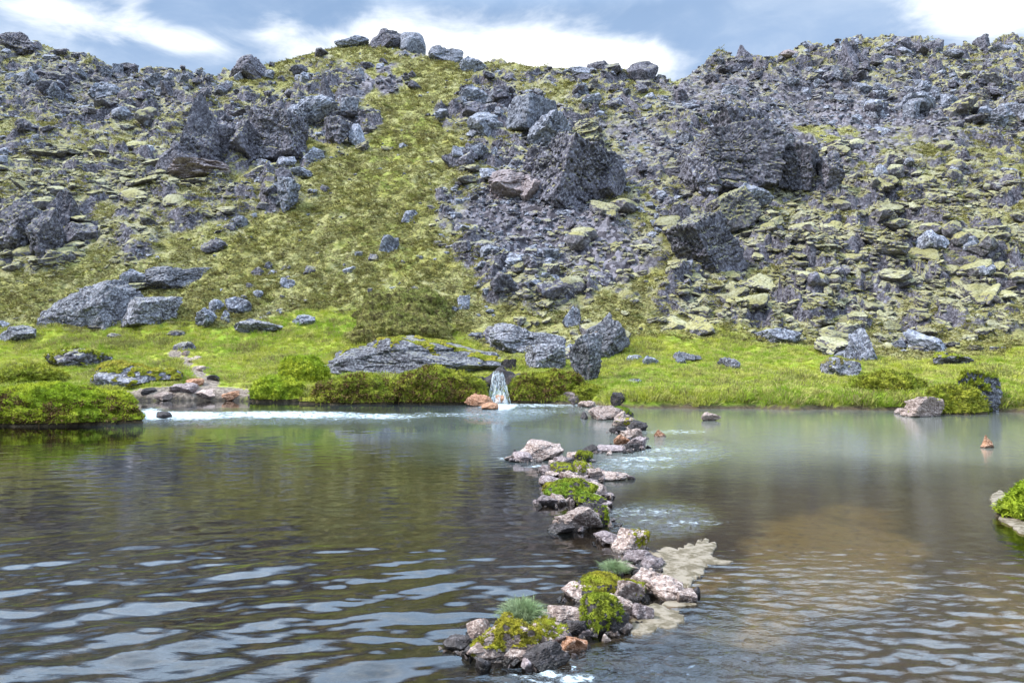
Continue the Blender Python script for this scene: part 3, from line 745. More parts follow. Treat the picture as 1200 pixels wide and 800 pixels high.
# skyline
B(15, 60, 36, 27, 'dome shaped brown boulder on the skyline at the far left corner', 'layered', 1, R_)
B(148, 84, 22, 13, 'small dark rock on the left skyline before the dip', 'angular', 0, R_)
B(286, 92, 44, 28, 'slanting slab like boulder on the skyline left of the summit', 'slab', 1, R_, (0, -25, 0))
B(408, 54, 40, 15, 'low flat pale rock on the summit, left of the big summit boulders', 'slab', 2, G_)
B(452, 56, 40, 32, 'left and darkest of the big summit boulders', 'angular', 1, R_)
B(482, 60, 32, 30, 'middle of the big summit boulders, pale and round', 'round', 2, G_)
B(515, 72, 42, 26, 'right summit boulder, sloping down beside the white cloud', 'angular', 3, G_)
B(553, 84, 26, 20, 'lone grey boulder on the grass right of the summit', 'angular', 2, G_)
B(597, 94, 20, 14, 'dark pointed rock on the far grassy ridge', 'spire', 2, R_)
B(680, 92, 38, 18, 'broad pale rock under the balanced skyline boulder', 'angular', 0, G_)
B(700, 82, 27, 13, 'flat topped boulder balanced on the centre skyline', 'slab', 0, R_)
B(752, 93, 36, 24, 'squat round boulder alone on the centre right skyline', 'round', 3, R_)
B(872, 78, 34, 24, 'pyramid shaped rock on the right skyline', 'spire', 1, R_)
B(929, 66, 20, 9, 'thin brown slab on the right skyline', 'slab', 3, P_)
B(1097, 62, 26, 20, 'leaning dark rock on the skyline right of the rock tower', 'angular', 1, R_, (0, -35, 0))
B(1157, 56, 26, 20, 'tilted finger of rock near the right end of the skyline', 'spire', 3, R_, (0, 35, 0))
B(1060, 56, 22, 15, 'rounded rock between the tower and the leaning rock', 'round', 1, R_)
# lower slope, left
B(88, 382, 116, 50, 'large flat pale speckled slab slanting over the left meadow', 'slab', 0, S_, (0, -14, 10), .7, 6, .25, moss=None)
B(188, 346, 84, 42, 'pale speckled boulder uphill of the dark square boulder, left meadow', 'angular', 3, S_, (0, -10, 40), .8, 5, .1)
B(158, 340, 34, 26, 'small grey boulder wedged behind the large flat slab', 'angular', 2, G_)
B(174, 382, 66, 40, 'dark square boulder with mossy top between slab and grey cluster', 'block', 0, S_, (0, 0, 20), .8, 5, .1)
B(12, 403, 36, 24, 'dark speckled boulder cut by the left edge above the meadow', 'angular', 1, S_, (0, 0, 0), .8, 5, .1)
B(238, 384, 22, 26, 'leaning grey slab, leftmost stone of the grey cluster', 'slab', 2, G_, (60, 20, 0), .8, 5, .1)
B(252, 368, 22, 18, 'small square stone at the top of the grey cluster', 'block', 2, G_)
B(275, 368, 34, 24, 'biggest stone of the grey cluster, at its upper right', 'angular', 0, G_)
B(264, 378, 18, 14, 'pointed small stone in front of the grey cluster', 'spire', 0, G_)
B(300, 390, 46, 18, 'low fractured rock in grass right of the grey cluster', 'angular', 2, S_)
B(352, 382, 25, 16, 'small blue grey stone alone in the meadow grass', 'angular', 1, G_)
B(333, 338, 18, 16, 'small pale rock on olive slope above the lone meadow stone', 'angular', 3, G_)
B(456, 297, 24, 22, 'lone square rock in the lower grassy tongue', 'block', 3, G_)
B(543, 364, 16, 20, 'small upright pale stone right of the heathery hummock', 'block', 1, G_)
B(531, 366, 12, 8, 'tiny grey stone left of the small upright pale stone', 'angular', 0, G_)
B(278, 266, 22, 14, 'flat grey rock on the slope below the pointed crag', 'slab', 1, G_)
B(247, 296, 28, 16, 'long low rock in the olive slope left of centre', 'slab', 2, R_)
B(212, 410, 24, 10, 'narrow dark stone beside the little path', 'slab', 0, R_)
B(205, 395, 20, 9, 'small stone half hidden in grass above the little path', 'round', 1, R_)
B(111, 388, 16, 7, 'small brown stone in bright grass below the flat slab', 'angular', 2, R_)
B(135, 396, 18, 6, 'very low stone right of the small brown stone', 'slab', 3, R_)
hm = B(78, 428, 76, 22, 'long low rock under overhanging grass in the left meadow', 'slab', 1, R_, (0, 0, 0), .7, 5, .25, moss=(M_OLIVE, .45, (0, .2, 1), .12, 260, .06, 2))
hm = B(152, 452, 84, 32, 'layered grey rock with golden moss at the inlet', 'slab', 3, S_, (0, -4, 0), .6, 5, .25, moss=(M_MOSS, .5, (0, .2, 1), .06, 700, .05, 3))
for i, (x_, y_, w_, h_, st, mt, lb) in enumerate([
        (185, 468, 30, 8, 'slab', M_TAN, 'flat stone at the lip of the inlet rapids'), (212, 460, 34, 12, 'slab', M_LILAC, 'dark flat stone under pale grass at the inlet'),
        (240, 466, 30, 9, 'slab', M_TAN, 'wide muddy flat stone on the inlet shore'), (272, 468, 32, 12, 'angular', M_RUST, 'brown peaked stone on the shore left of the round bush'),
        (226, 452, 22, 9, 'round', M_RUST, 'orange crusted stone on the inlet shore'), (250, 446, 14, 8, 'angular', M_DARKSTONE, 'small dark stone at the foot of the path'),
        (172, 462, 16, 8, 'round', M_DARKSTONE, 'dark round stone beside the leafy island'), (228, 424, 18, 7, 'slab', M_TAN, 'pale stone lying in the path'),
        (216, 416, 14, 5, 'slab', M_TAN, 'small pale stone at the top of the path'), (236, 434, 20, 6, 'slab', M_TAN, 'flat pale stone halfway down the path'),
        (190, 490, 18, 8, 'round', M_DARKSTONE, 'wet dark stone poking out of the white rapids'), (294, 470, 9, 8, 'angular', M_DARKSTONE, 'small black stone touching the round bush')]):
    B(x_, y_, w_, h_, lb, st, i % 4, mt, (0, 0, 37 * i), .8, 4, .2, name='shore_stone', cat='stone')
# centre shore
B(474, 444, 178, 56, 'long curved grey rock with mossy back beside the waterfall', 'angular', 1, S_, (0, 5, 0), .55, 6, .16, moss=(M_MOSS, .20, (.2, .5, 1), .05, 700, .02, 4))
B(402, 436, 30, 16, 'small dark rock at the left tip of the curved grey rock', 'angular', 0, R_)
B(603, 414, 92, 42, 'wide low grey rock above the waterfall', 'angular', 3, S_, (0, 5, 0), .6, 5, .2)
B(575, 398, 24, 20, 'dark rock tip at the left end of the wide low rock', 'spire', 2, R_)
B(640, 434, 56, 34, 'speckled grey boulder left of the big upright wedge', 'block', 2, S_, (0, 12, 30), .8, 5, .15)
B(706, 420, 50, 52, 'ragged tall grey boulder behind the upright wedge', 'crag', 2, S_, (0, 8, 0), .7, 5, .15)
B(690, 450, 52, 60, 'big upright wedge shaped grey boulder by the weir', 'spire', 0, S_, (180, -10, 20), .6, 6, .08, moss=(M_RUST, .03, (-.2, .5, 1), .03, 10, .02, 6))
B(596, 436, 18, 18, 'dark block at the top right of the waterfall', 'block', 1, M_DARKSTONE, (0, 0, 0), .9, 4, .2)
B(672, 382, 24, 26, 'ragged rock tip above the big upright wedge', 'crag', 0, G_)
B(743, 424, 20, 8, 'low grey rock in grass right of the wedge', 'slab', 0, G_)
B(762, 428, 16, 12, 'small dark rock in the meadow beside the low grey rock', 'angular', 2, G_)
B(797, 427, 14, 14, 'pale pointed rock at the top of the bright meadow', 'spire', 1, G_)
B(743, 450, 20, 6, 'thin white stone in the meadow behind the weir head', 'slab', 2, G_)
B(725, 475, 18, 16, 'round dark stone on the shore at the weir head', 'round', 0, M_DARKSTONE, sub=4, name='shore_stone', cat='stone')
B(560, 476, 32, 14, 'orange brown stone left of the waterfall foot', 'slab', 0, M_RUST, (0, 12, 0), .8, 5, .2, name='shore_stone', cat='stone')
B(575, 480, 20, 9, 'reddish stone at the very foot of the waterfall', 'round', 1, M_RUST, (0, 0, 0), .8, 4, .2, name='shore_stone', cat='stone')
B(630, 472, 28, 20, 'rusty angular stone under the bank right of the waterfall', 'angular', 3, M_RUST, (0, 15, 0), .8, 5, .2, name='shore_stone', cat='stone')
B(643, 468, 16, 14, 'dark stone touching the rusty one right of the waterfall', 'block', 2, M_DARKSTONE, (0, 0, 0), .8, 4, .2, name='shore_stone', cat='stone')
# right
B(856, 434, 27, 16, 'leaning flat dark rock in the bright right meadow', 'slab', 1, S_, (0, 25, 0), .8, 5, .15)
B(806, 424, 26, 12, 'low dark rock at the left of the right meadow', 'slab', 3, S_)
B(1012, 424, 46, 34, 'pale fluted grey rock at the top of the right meadow', 'layered', 2, G_, (0, 60, 0), .7, 5, .15)
B(985, 442, 40, 28, 'white faced rock with mossy cap in the right meadow', 'angular', 3, S_, (0, 0, 0), .7, 5, .15, moss=(M_HEATH, .3, (0, .3, 1), .08, 400, .06, 7))
B(998, 398, 44, 24, 'moss topped stone block just above the fluted grey rock', 'block', 0, K_, (0, 0, 10), .8, 5, .15, moss=(M_HEATH, .28, (0, .3, 1), .08, 400, .06, 8))
B(915, 402, 46, 22, 'grey rock pair above the right meadow', 'angular', 0, G_)
B(1118, 428, 42, 16, 'half buried rock in right meadow above the shore boulder', 'angular', 2, R_, (0, 0, 0), .8, 5, .2, moss=(M_OLIVE, .35, (0, .2, 1), .08, 400, .06, 9))
B(1150, 482, 60, 46, 'large shore boulder wrapped in moss near the right edge', 'crag', 1, S_, (0, 10, 40), .7, 6, .12, moss=(M_OLIVE, .5, (-.8, .2, .8), .1, 500, .07, 10))
B(1087, 488, 50, 25, 'squared brown boulder with flat mossy top standing in the water', 'block', 3, M_TAN, (0, 0, 8), .7, 5, .2, moss=(M_OLIVE, .12, (0, .3, 1), .05, 500, .04, 11))
B(1058, 485, 16, 7, 'small stone left of the squared boulder in the water', 'angular', 1, M_TAN, sub=4, name='river_stone', cat='stone')
B(1158, 525, 16, 13, 'small orange stone alone in the right pool', 'spire', 1, M_RUST, (0, 0, 0), .8, 4, .2, name='river_stone', cat='stone')
B(833, 493, 20, 11, 'small tan stone alone in the far right pool', 'angular', 2, M_TAN, (0, 0, 0), .8, 4, .2, name='river_stone', cat='stone')
B(774, 512, 15, 9, 'small brown stone right of the weir in the pool', 'spire', 3, M_RUST, (0, 0, 0), .8, 4, .2, name='river_stone', cat='stone')

# ------------------------------------------------------------------ the weir of loose stones across the river
def stone(cx, yb, w, h, label, style='angular', var=0, mat=M_TAN, rot=(0, 0, 0), moss=None, depth=.85, sub=5):
    if moss:
        moss = list(moss); moss[1] *= .62; moss[3] *= .55; moss[4] = min(moss[4] * 3, 12000); moss[5] *= .42; moss = tuple(moss)
    return boulder(cx, yb, w * 1.10, h * .92, label, style, var, mat, rot, depth, sub, .22, 'weir_stone', 'stones of the weir', 'stone', moss)
def mos(mat, a_, d_, L, dn, th, sd): return (mat, a_, d_, L, dn, th, sd)
Y_, Gn = M_MOSS, M_MOSSG
for a in [
    (674, 472, 26, 14, 'grey weir stone capped with golden moss at the shore end', 'round', 0, M_LILAC, (0, 0, 0), mos(Y_, .35, (.6, 0, 1), .05, 900, .06, 21)),
    (688, 477, 20, 9, 'pale little weir stone beside the moss capped one at shore', 'slab', 1, M_TAN, (0, 0, 0)),
    (707, 491, 34, 16, 'pink flat weir stone with dark wet underside near shore', 'slab', 2, M_TAN, (0, 0, 20)),
    (727, 488, 26, 12, 'grass covered weir stone next to the pink flat one', 'round', 1, M_DARKSTONE, (0, 0, 0), mos(Gn, .75, (0, 0, 1), .08, 900, .08, 22)),
    (735, 500, 28, 14, 'rosy peaked stone at the top of the far weir heap', 'angular', 0, M_TAN, (0, 0, 70), mos(Y_, .25, (.3, -.6, .6), .04, 900, .05, 23)),
    (747, 505, 20, 14, 'dark stone on the right of the far weir heap', 'angular', 1, M_DARKSTONE, (0, 0, 10)),
    (726, 508, 18, 12, 'brown stone on the left of the far weir heap', 'angular', 3, M_DARKSTONE, (0, 0, 50)),
    (741, 514, 26, 14, 'salmon coloured stone in the middle of the far weir heap', 'block', 2, M_TAN, (0, 0, 30)),
    (730, 523, 18, 15, 'orange stone low on the left of the far weir heap', 'angular', 2, M_RUST, (0, 10, 0)),
    (748, 526, 24, 18, 'dark pink stone at the lower right of the far heap', 'angular', 0, M_LILAC, (0, 10, 140)),
    (740, 529, 18, 11, 'dark brown stone at the foot of the far weir heap', 'block', 1, M_DARKSTONE, (0, 0, 0)),
    (716, 530, 40, 7, 'flat greenish stone awash left of the far heap', 'slab', 0, M_LILAC, (0, 0, 10)),
    (632, 540, 46, 26, 'broad tan humped stone at the left elbow of the weir', 'angular', 1, M_TAN, (0, 0, 20)),
    (612, 541, 22, 13, 'lilac stone left of the broad tan humped stone', 'round', 2, M_LILAC, (0, 0, 0)),
    (651, 531, 13, 9, 'small knob stone right of the broad tan humped stone', 'round', 3, M_TAN, (0, 0, 0)),
    (660, 545, 24, 12, 'grey brown stone in front of the broad humped stone', 'angular', 2, M_LILAC, (0, 0, 60)),
    (674, 540, 18, 13, 'small brown stone left of the dark green tuft', 'block', 0, M_TAN, (0, 0, 0)),
    (685, 541, 17, 14, 'stone hidden under a round dark green tuft', 'round', 0, M_DARKSTONE, (0, 0, 0), mos(M_MOSSG, .9, (0, 0, 1), .07, 1800, .12, 24)),
    (642, 556, 24, 14, 'purple grey stone on the left above the first mossy run', 'angular', 3, M_LILAC, (0, 0, 0)),
    (660, 558, 28, 16, 'rusty golden moss covered stone below the dark green tuft', 'round', 2, M_DARKSTONE, (0, 0, 0), mos(Y_, .7, (0, 0, 1), .05, 1500, .08, 25)),
    (682, 557, 26, 18, 'stone with golden green moss right of the rusty golden one', 'angular', 1, M_TAN, (0, 0, 30), mos(Y_, .6, (0, -.2, 1), .05, 1500, .08, 26)),
    (698, 562, 20, 18, 'lichen spotted brown stone before the pale flat shelf', 'angular', 0, M_TAN, (0, 0, 90)),
    (714, 562, 36, 8, 'pale flat stone shelf jutting right from the weir', 'slab', 2, M_TAN, (0, 0, 0)),
    (676, 570, 40, 16, 'pale pink tilted stone above the big green moss cushion', 'slab', 1, M_TAN, (0, 22, 0)),
    (648, 568, 24, 12, 'lilac flat stone left above the big green moss cushion', 'slab', 3, M_LILAC, (0, 0, 0)),
    (698, 583, 28, 20, 'pink rounded stone right of the big green moss cushion', 'round', 1, M_TAN, (0, 0, 50)),
    (643, 592, 26, 12, 'lilac stone at water level under the moss cushion', 'angular', 2, M_LILAC, (0, 0, 0)),
    (669, 588, 50, 26, 'biggest green moss cushion in the middle of the weir', 'round', 3, M_DARKSTONE, (0, 0, 0), mos(Gn, .92, (0, 0, 1), .06, 2200, .09, 27)),
    (650, 580, 24, 16, 'small round yellow moss cushion left of the biggest one', 'round', 0, M_DARKSTONE, (0, 0, 0), mos(Y_, .92, (0, 0, 1), .05, 2200, .09, 28)),
    (690, 594, 36, 18, 'stone with moss spilling right below the biggest cushion', 'angular', 0, M_DARKSTONE, (0, 0, 0), mos(Gn, .75, (0, 0, 1), .06, 1800, .09, 29)),
    (681, 621, 50, 31, 'big tan boulder with white lichen halfway along the weir', 'angular', 1, M_TAN, (0, 4, 200)),
    (705, 616, 22, 26, 'stone draped in bright moss right of the big tan boulder', 'block', 2, M_DARKSTONE, (0, 0, 0), mos(Gn, .6, (.9, -.2, .5), .06, 2200, .08, 30)),
    (697, 600, 22, 13, 'dark stone behind the big tan boulder', 'angular', 3, M_DARKSTONE, (0, 0, 0)),
    (714, 637, 30, 15, 'lilac stone in the narrow gap below the big tan boulder', 'angular', 0, M_LILAC, (0, 0, 0)),
    (729, 639, 20, 12, 'small lilac stone left of the two toned mossy stone', 'block', 1, M_LILAC, (0, 0, 0)),
    (743, 648, 36, 32, 'two toned brown stone with lime moss down its right side', 'block', 0, M_TAN, (0, 15, 20), mos(Y_, .4, (1, -.2, .35), .045, 3000, .07, 31)),
    (746, 660, 32, 13, 'purple flat stone below the two toned mossy stone', 'slab', 0, M_LILAC, (0, -8, 0)),
    (734, 672, 26, 14, 'tan stone left of the pale crust', 'angular', 2, M_TAN, (0, 0, 0)),
    (766, 668, 28, 14, 'grey stone lying on the near edge of the pale crust', 'angular', 1, M_LILAC, (0, 0, 30)),
    (772, 700, 60, 32, 'tan pointed slab sloping right beside the large moss mound', 'slab', 1, M_TAN, (8, 14, 10)),
    (706, 704, 50, 28, 'mossy stone at the top of the large moss mound', 'round', 1, M_DARKSTONE, (0, 0, 0), mos(Y_, .8, (0, 0, 1), .045, 3500, .10, 32)),
    (678, 703, 34, 22, 'tan wedge stone at the left of the large moss mound', 'angular', 0, M_TAN, (0, -15, 0), mos(Y_, .22, (.8, 0, 1), .04, 3500, .05, 33)),
    (738, 706, 36, 28, 'stone with a tan face and mossy shoulder, right of mound', 'block', 3, M_TAN, (0, 10, 0), mos(Y_, .38, (.6, .3, 1), .045, 3500, .08, 34)),
    (708, 741, 44, 44, 'moss shrouded stone with trailing strands at mound foot', 'round', 2, M_DARKSTONE, (0, 0, 0), mos(Gn, .8, (-.2, -.3, 1), .06, 4200, .10, 35)),
    (726, 726, 34, 30, 'tan stone in the middle front of the large moss mound', 'angular', 2, M_TAN, (0, 0, 0)),
    (722, 742, 28, 24, 'dark red brown stone at the foot of the large moss mound', 'block', 1, M_DARKSTONE, (0, 0, 20)),
    (750, 728, 24, 26, 'mauve stone at the right foot of the large moss mound', 'angular', 3, M_LILAC, (0, 0, 0)),
    (660, 736, 44, 28, 'tan fractured stone between the two nearest moss mounds', 'angular', 3, M_TAN, (0, 0, 0)),
    (638, 738, 32, 24, 'brown stone behind the nearest mossy boulder', 'angular', 1, M_TAN, (0, 0, 100)),
    (678, 745, 30, 18, 'dark brown stone in front of the tan fractured stone', 'block', 2, M_DARKSTONE, (0, 0, 0)),
    (674, 766, 28, 20, 'orange brown angular stone with mossy foot, near the front', 'block', 3, M_RUST, (0, 15, 0)),
    (656, 752, 22, 12, 'flat mauve stone before the tan fractured stone', 'slab', 0, M_LILAC, (0, 0, 0)),
    (596, 774, 84, 50, 'nearest big boulder topped with bright moss', 'crag', 0, M_TAN, (0, 0, 0), mos(Y_, .62, (.2, -.1, 1), .045, 4200, .11, 36)),
    (562, 757, 32, 34, 'square tan stone at the left end of nearest boulder', 'block', 2, M_TAN, (0, -8, 0)),
    (636, 764, 44, 34, 'moss topped stone at the right end of nearest boulder', 'angular', 1, M_TAN, (0, 0, 0), mos(Y_, .5, (0, 0, 1), .045, 4200, .09, 37)),
    (612, 780, 34, 18, 'pale tan stone at the foot of the nearest boulder', 'angular', 0, M_TAN, (0, 0, 60)),
    (536, 764, 30, 16, 'dark wet stone alone left of the nearest boulder', 'round', 3, M_DARKSTONE, (0, 0, 0)),
    (556, 772, 24, 12, 'low dark stone between lone wet stone and nearest boulder', 'angular', 2, M_DARKSTONE, (0, 0, 0)),
]:
    stone(*a)

rr_ = random.Random(5)
weir_ = [o for o in COL.objects if o.name.startswith('weir_stone')]
done_ = 0
for o in weir_:
    if len(o['label'].split()) > 10: continue
    side_ = rr_.choice((-1, 1)); sz = max(o.scale) * rr_.uniform(.38, .6)
    lc = o.location
    tone_, mt_ = rr_.choice((('tan', M_TAN), ('dark', M_DARKSTONE), ('mauve', M_LILAC), ('tan', M_TAN)))
    q = mk_rock('weir_chip', (lc.x + side_ * max(o.scale) * rr_.uniform(.75, 1.0), lc.y - max(o.scale) * rr_.uniform(.3, .8), sz * .15), (sz * 2, sz * 1.6, sz * 1.3),
                (rr_.uniform(-20, 20), rr_.uniform(-20, 20), rr_.uniform(0, 360)), rr_.choice(('angular', 'block', 'angular')), rr_.randrange(4), 5, mt_, None,
                label=f"small {tone_} chip beside the {o['label']}", category='stone', group='small chips among the weir stones')

# tufts that stand up out of the moss
def tuft(name, label, cat, cx, yb, w, h, mat, n=900, seed=1, cone=.9):
    p, s = at_px(cx, yb); r = np.random.default_rng(seed)
    root_z = float(p.z)
    W_, H_ = w * s, h * s
    base = np.stack([r.normal(size=n) * W_ * .18, r.normal(size=n) * W_ * .18, np.zeros(n)], 1)
    d_ = np.stack([base[:, 0] / (W_ * .18) * .45 * cone, base[:, 1] / (W_ * .18) * .45 * cone, np.ones(n)], 1) + r.normal(size=(n, 3)) * .5
    base[:, 2] += r.uniform(0, .35, n) * H_
    bv, bf = blades(base, d_, H_ * .62, H_ * .008, r, .25, .2)
    c_ = link(name, mesh_np(name, bv, bf), mat, label=label, category=cat, kind='thing')
    c_.location = p
    return c_
def put_at(o, cx, yb, Y, ): pass
tf = tuft('grass_tuft', 'bushy grey green tuft growing on top of the nearest boulder', 'grass tuft', 612, 744, 34, 36, M_SAGE, 4200, 3)
tf.location = ((612 - 600) / FPX * 6.3, 6.34, .10)
tf = tuft('grass_tuft', 'low grey green sprig crowning the large moss mound', 'grass tuft', 727, 690, 34, 16, M_SAGE, 2000, 4, 1.8)
tf.location = ((722 - 600) / FPX * 7.9, 7.95, .06)

# pale mineral crusts floating on the surface
m, t, out = new_mat('pale mineral crust')
g = t.node('ShaderNodeNewGeometry'); pos = g.outputs['Position']
cb = t.noise(pos, 7, 8, .75)
principled(t, out, t.mix(t.ss(cb, .42, .56), (.10, .078, .048), (.22, .18, .135)), .9, t.bump(cb, .5, .012))
M_CRUST = m
def crust(label, poly, seed, hgt=.02, mat=None, name='mineral_crust', cat='crust', edge=.16):
    r = np.random.default_rng(seed)
    pts = []
    for (x_, y_) in poly:
        Y = CAM_Z * FPX / (y_ - 400); pts.append(((x_ - 600) / FPX * Y, Y))
    pts = np.array(pts); c_ = pts.mean(0)
    ring = []
    for i in range(len(pts)):
        a_, b_ = pts[i], pts[(i + 1) % len(pts)]
        k = max(2, int(np.linalg.norm(b_ - a_) / .03))
        for j in range(k): ring.append(a_ + (b_ - a_) * j / k)
    ring = np.array(ring)
    n_ = fbm2(ring[:, 0] * 5, ring[:, 1] * 3 + seed, 4, seed, .65)
    rel = ring - c_; ring = c_ + rel * (1 + edge * n_[:, None] * 1.6)
    K = 26; V = []
    for k in range(K + 1):
        f_ = k / K
        q_ = c_ + (ring - c_) * f_
        z_ = hgt * (1 - f_**6) + .004 + .008 * fbm2(q_[:, 0] * 4, q_[:, 1] * 4, 3, seed + 3, .5) - (.03 if k == K else 0)
        V.append(np.stack([q_[:, 0], q_[:, 1], z_ * np.ones(len(q_))], 1))
    n = len(ring); F = []
    for k in range(K):
        i = np.arange(n); j = (i + 1) % n
        F.append(np.stack([k * n + i, k * n + j, (k + 1) * n + j, (k + 1) * n + i], 1)[:, ::-1])
    o = link(name, mesh_np(name, np.concatenate(V), np.concatenate(F), True), mat or M_CRUST, label=label, category=cat)
    return o
crust('larger jagged pale mineral crust spreading right from the weir', [(763, 645), (800, 640), (828, 630), (842, 640), (836, 650), (856, 658), (830, 664), (815, 680), (800, 692), (780, 688), (768, 670)], 1)
crust('smaller pale crust in front of the tan pointed slab', [(742, 712), (770, 708), (800, 716), (806, 728), (775, 738), (745, 742), (732, 728)], 2, .012)
crust('thin pale crust strip right of the tan pointed slab', [(780, 702), (806, 700), (818, 708), (800, 712), (778, 709)], 3, .01)

# ------------------------------------------------------------------ leafy banks and hummocks
def bank(name, label, cat, cx, yb, w, h, mat, L, dens, seed, depth=.6, amount=.9, skirt=None, rot=0, up=0., thick=.04):
    p, s = at_px(cx, yb); W_, H_ = w * s, h * s
    return mound(name, label, cat, (p.x, p.y + W_ * depth * .42, p.z - H_ * .05 + up), (W_ * 1.02, W_ * depth, H_ * 1.0), None, mat, L, dens, seed, amount, (0, rot, 0), skirt, thick)
bank('grassy_hummock', 'leafy green island with brown root fringe at left edge of river', 'island', 24, 499, 226, 46, M_ISLAND, .09, 1200, 51, .42, .93, True)
bank('shore_bush', 'round bright green bush on the shore left of the moss bank', 'bush', 322, 470, 62, 30, M_ISLAND, .10, 700, 52, .7)
bank('moss_bank', 'shaggy golden green moss bank hanging over the water below the curved rock', 'moss bank', 410, 474, 110, 34, M_OLIVE, .12, 450, 53, .45, .93, True)
bank('moss_bank', 'taller olive moss bank between the golden one and the waterfall', 'moss bank', 510, 474, 116, 42, M_OLIVE, .12, 450, 54, .42, .93, True)
bank('moss_bank', 'mossy bank under the big grey boulders right of the waterfall', 'moss bank', 645, 468, 96, 34, M_OLIVE, .12, 450, 55, .4, .93, True)
bank('heather_hummock', 'big heathery hummock in two tiers above the curved grey rock, upper tier', 'hummock', 470, 386, 116, 50, M_HUMMOCK, .13, 420, 56, .6, .95)
bank('heather_hummock', 'lower wider tier of the heathery hummock, dark green in front', 'hummock', 462, 406, 128, 42, M_HUMMOCK, .13, 420, 57, .5, .95)
bank('grassy_hummock', 'grassy mound left of the squared boulder on the right shore', 'mound', 1125, 486, 70, 36, M_OLIVE, .14, 400, 58, .6, .95)
bank('grassy_hummock', 'low grassy mound between right meadow and squared boulder', 'mound', 1048, 462, 90, 26, M_OLIVE, .14, 400, 59, .5, .95)
bank('grassy_hummock', 'green grassy clump with pale rim at the right edge of river', 'mound', 1284, 620, 146, 50, M_ISLAND, .09, 1600, 60, .7, .95)
bank('grassy_hummock', 'small green mound at the weir head below the upright wedge', 'mound', 690, 470, 60, 18, M_OLIVE, .12, 450, 61, .5, .95)
bank('grassy_hummock', 'dark green hollowed mound in meadow left of moss bank', 'mound', 352, 448, 60, 30, M_ISLAND, .14, 380, 62, .6, .95)
bank('grassy_hummock', 'dull green mound at the left edge behind the leafy island', 'mound', 20, 452, 90, 22, M_OLIVE, .14, 380, 63, .6, .95)
crust('pale crusted rim around the green clump at the right edge', [(1158, 580), (1172, 574), (1200, 600), (1290, 640), (1270, 652), (1196, 625), (1170, 608)], 5, .02, None, 'mineral_crust', 'crust', .05)

# ------------------------------------------------------------------ the waterfall
m, t, out = new_mat('falling water')
tc = t.node('ShaderNodeTexCoord'); uvw = tc.outputs['Object']
st = t.noise(t.vmath('MULTIPLY', uvw, (9, 6, 1.6)), 1.5, 7, .75, 1.6)
b = t.node('ShaderNodeBsdfPrincipled'); t.put(b.inputs['Base Color'], (.62, .68, .72)); b.inputs['Roughness'].default_value = .35
tr = t.node('ShaderNodeBsdfTransparent')
mx = t.node('ShaderNodeMixShader'); t.put(mx.inputs[0], t.ss(st, .40, .64, 0, .85)); t.l.new(tr.outputs[0], mx.inputs[1]); t.l.new(b.outputs[0], mx.inputs[2]); t.l.new(mx.outputs[0], out.inputs[0])
M_FALL = m
wp, ws_ = Vector(((584 - 600) / FPX * 30.2, 30.2, 0)), 30.2 / FPX
wf = empty('waterfall', wp, label='small white waterfall pouring through the mossy bank into the river', category='waterfall')
def fall_sheet(name, x0, wt, wb, zt, yo, seed, lean):
    n, mrows = 40, 50; V = []
    for j in range(mrows):
        f_ = j / (mrows - 1); z_ = zt * (1 - f_)
        w_ = wt + (wb - wt) * f_**.8
        for i in range(n):
            a_ = i / (n - 1) - .5
            V.append((x0 + a_ * w_ + lean * f_, yo - .55 * math.sin(f_ * 1.45) + .12 * math.sin(a_ * 14 + seed + 3 * f_) * f_ + .2 * a_ * a_, z_ + .03 * math.sin(i * 1.7 + j * .5)))
    c_ = link(name, mesh_np(name, V, grid_faces(mrows, n), True), M_FALL); c_.parent = wf
    return c_
fall_sheet('water_curtain', -.10, .24, .46, 1.28, .45, 1, -.12)
fall_sheet('water_curtain', .08, .2, .46, 1.22, .35, 2, .22)
fall_sheet('water_curtain', .0, .35, .75, .5, .12, 3, .05)
mk_rock('ledge', (0, 1.15, .45), (1.7, 1.2, 1.9), (0, 0, 20), 'crag', 2, 4, M_DARKSTONE, wf)
mk_rock('ledge', (-.75, .7, .5), (.8, 1.0, 1.5), (0, 0, 70), 'angular', 1, 4, M_DARKSTONE, wf)
mk_rock('ledge', (.8, .7, .5), (.8, 1.0, 1.5), (0, 0, 70), 'angular', 2, 4, M_DARKSTONE, wf)
mk_rock('ledge', (.1, -.12, .12), (.5, .4, .5), (0, 0, 20), 'round', 2, 4, M_RUST, wf)

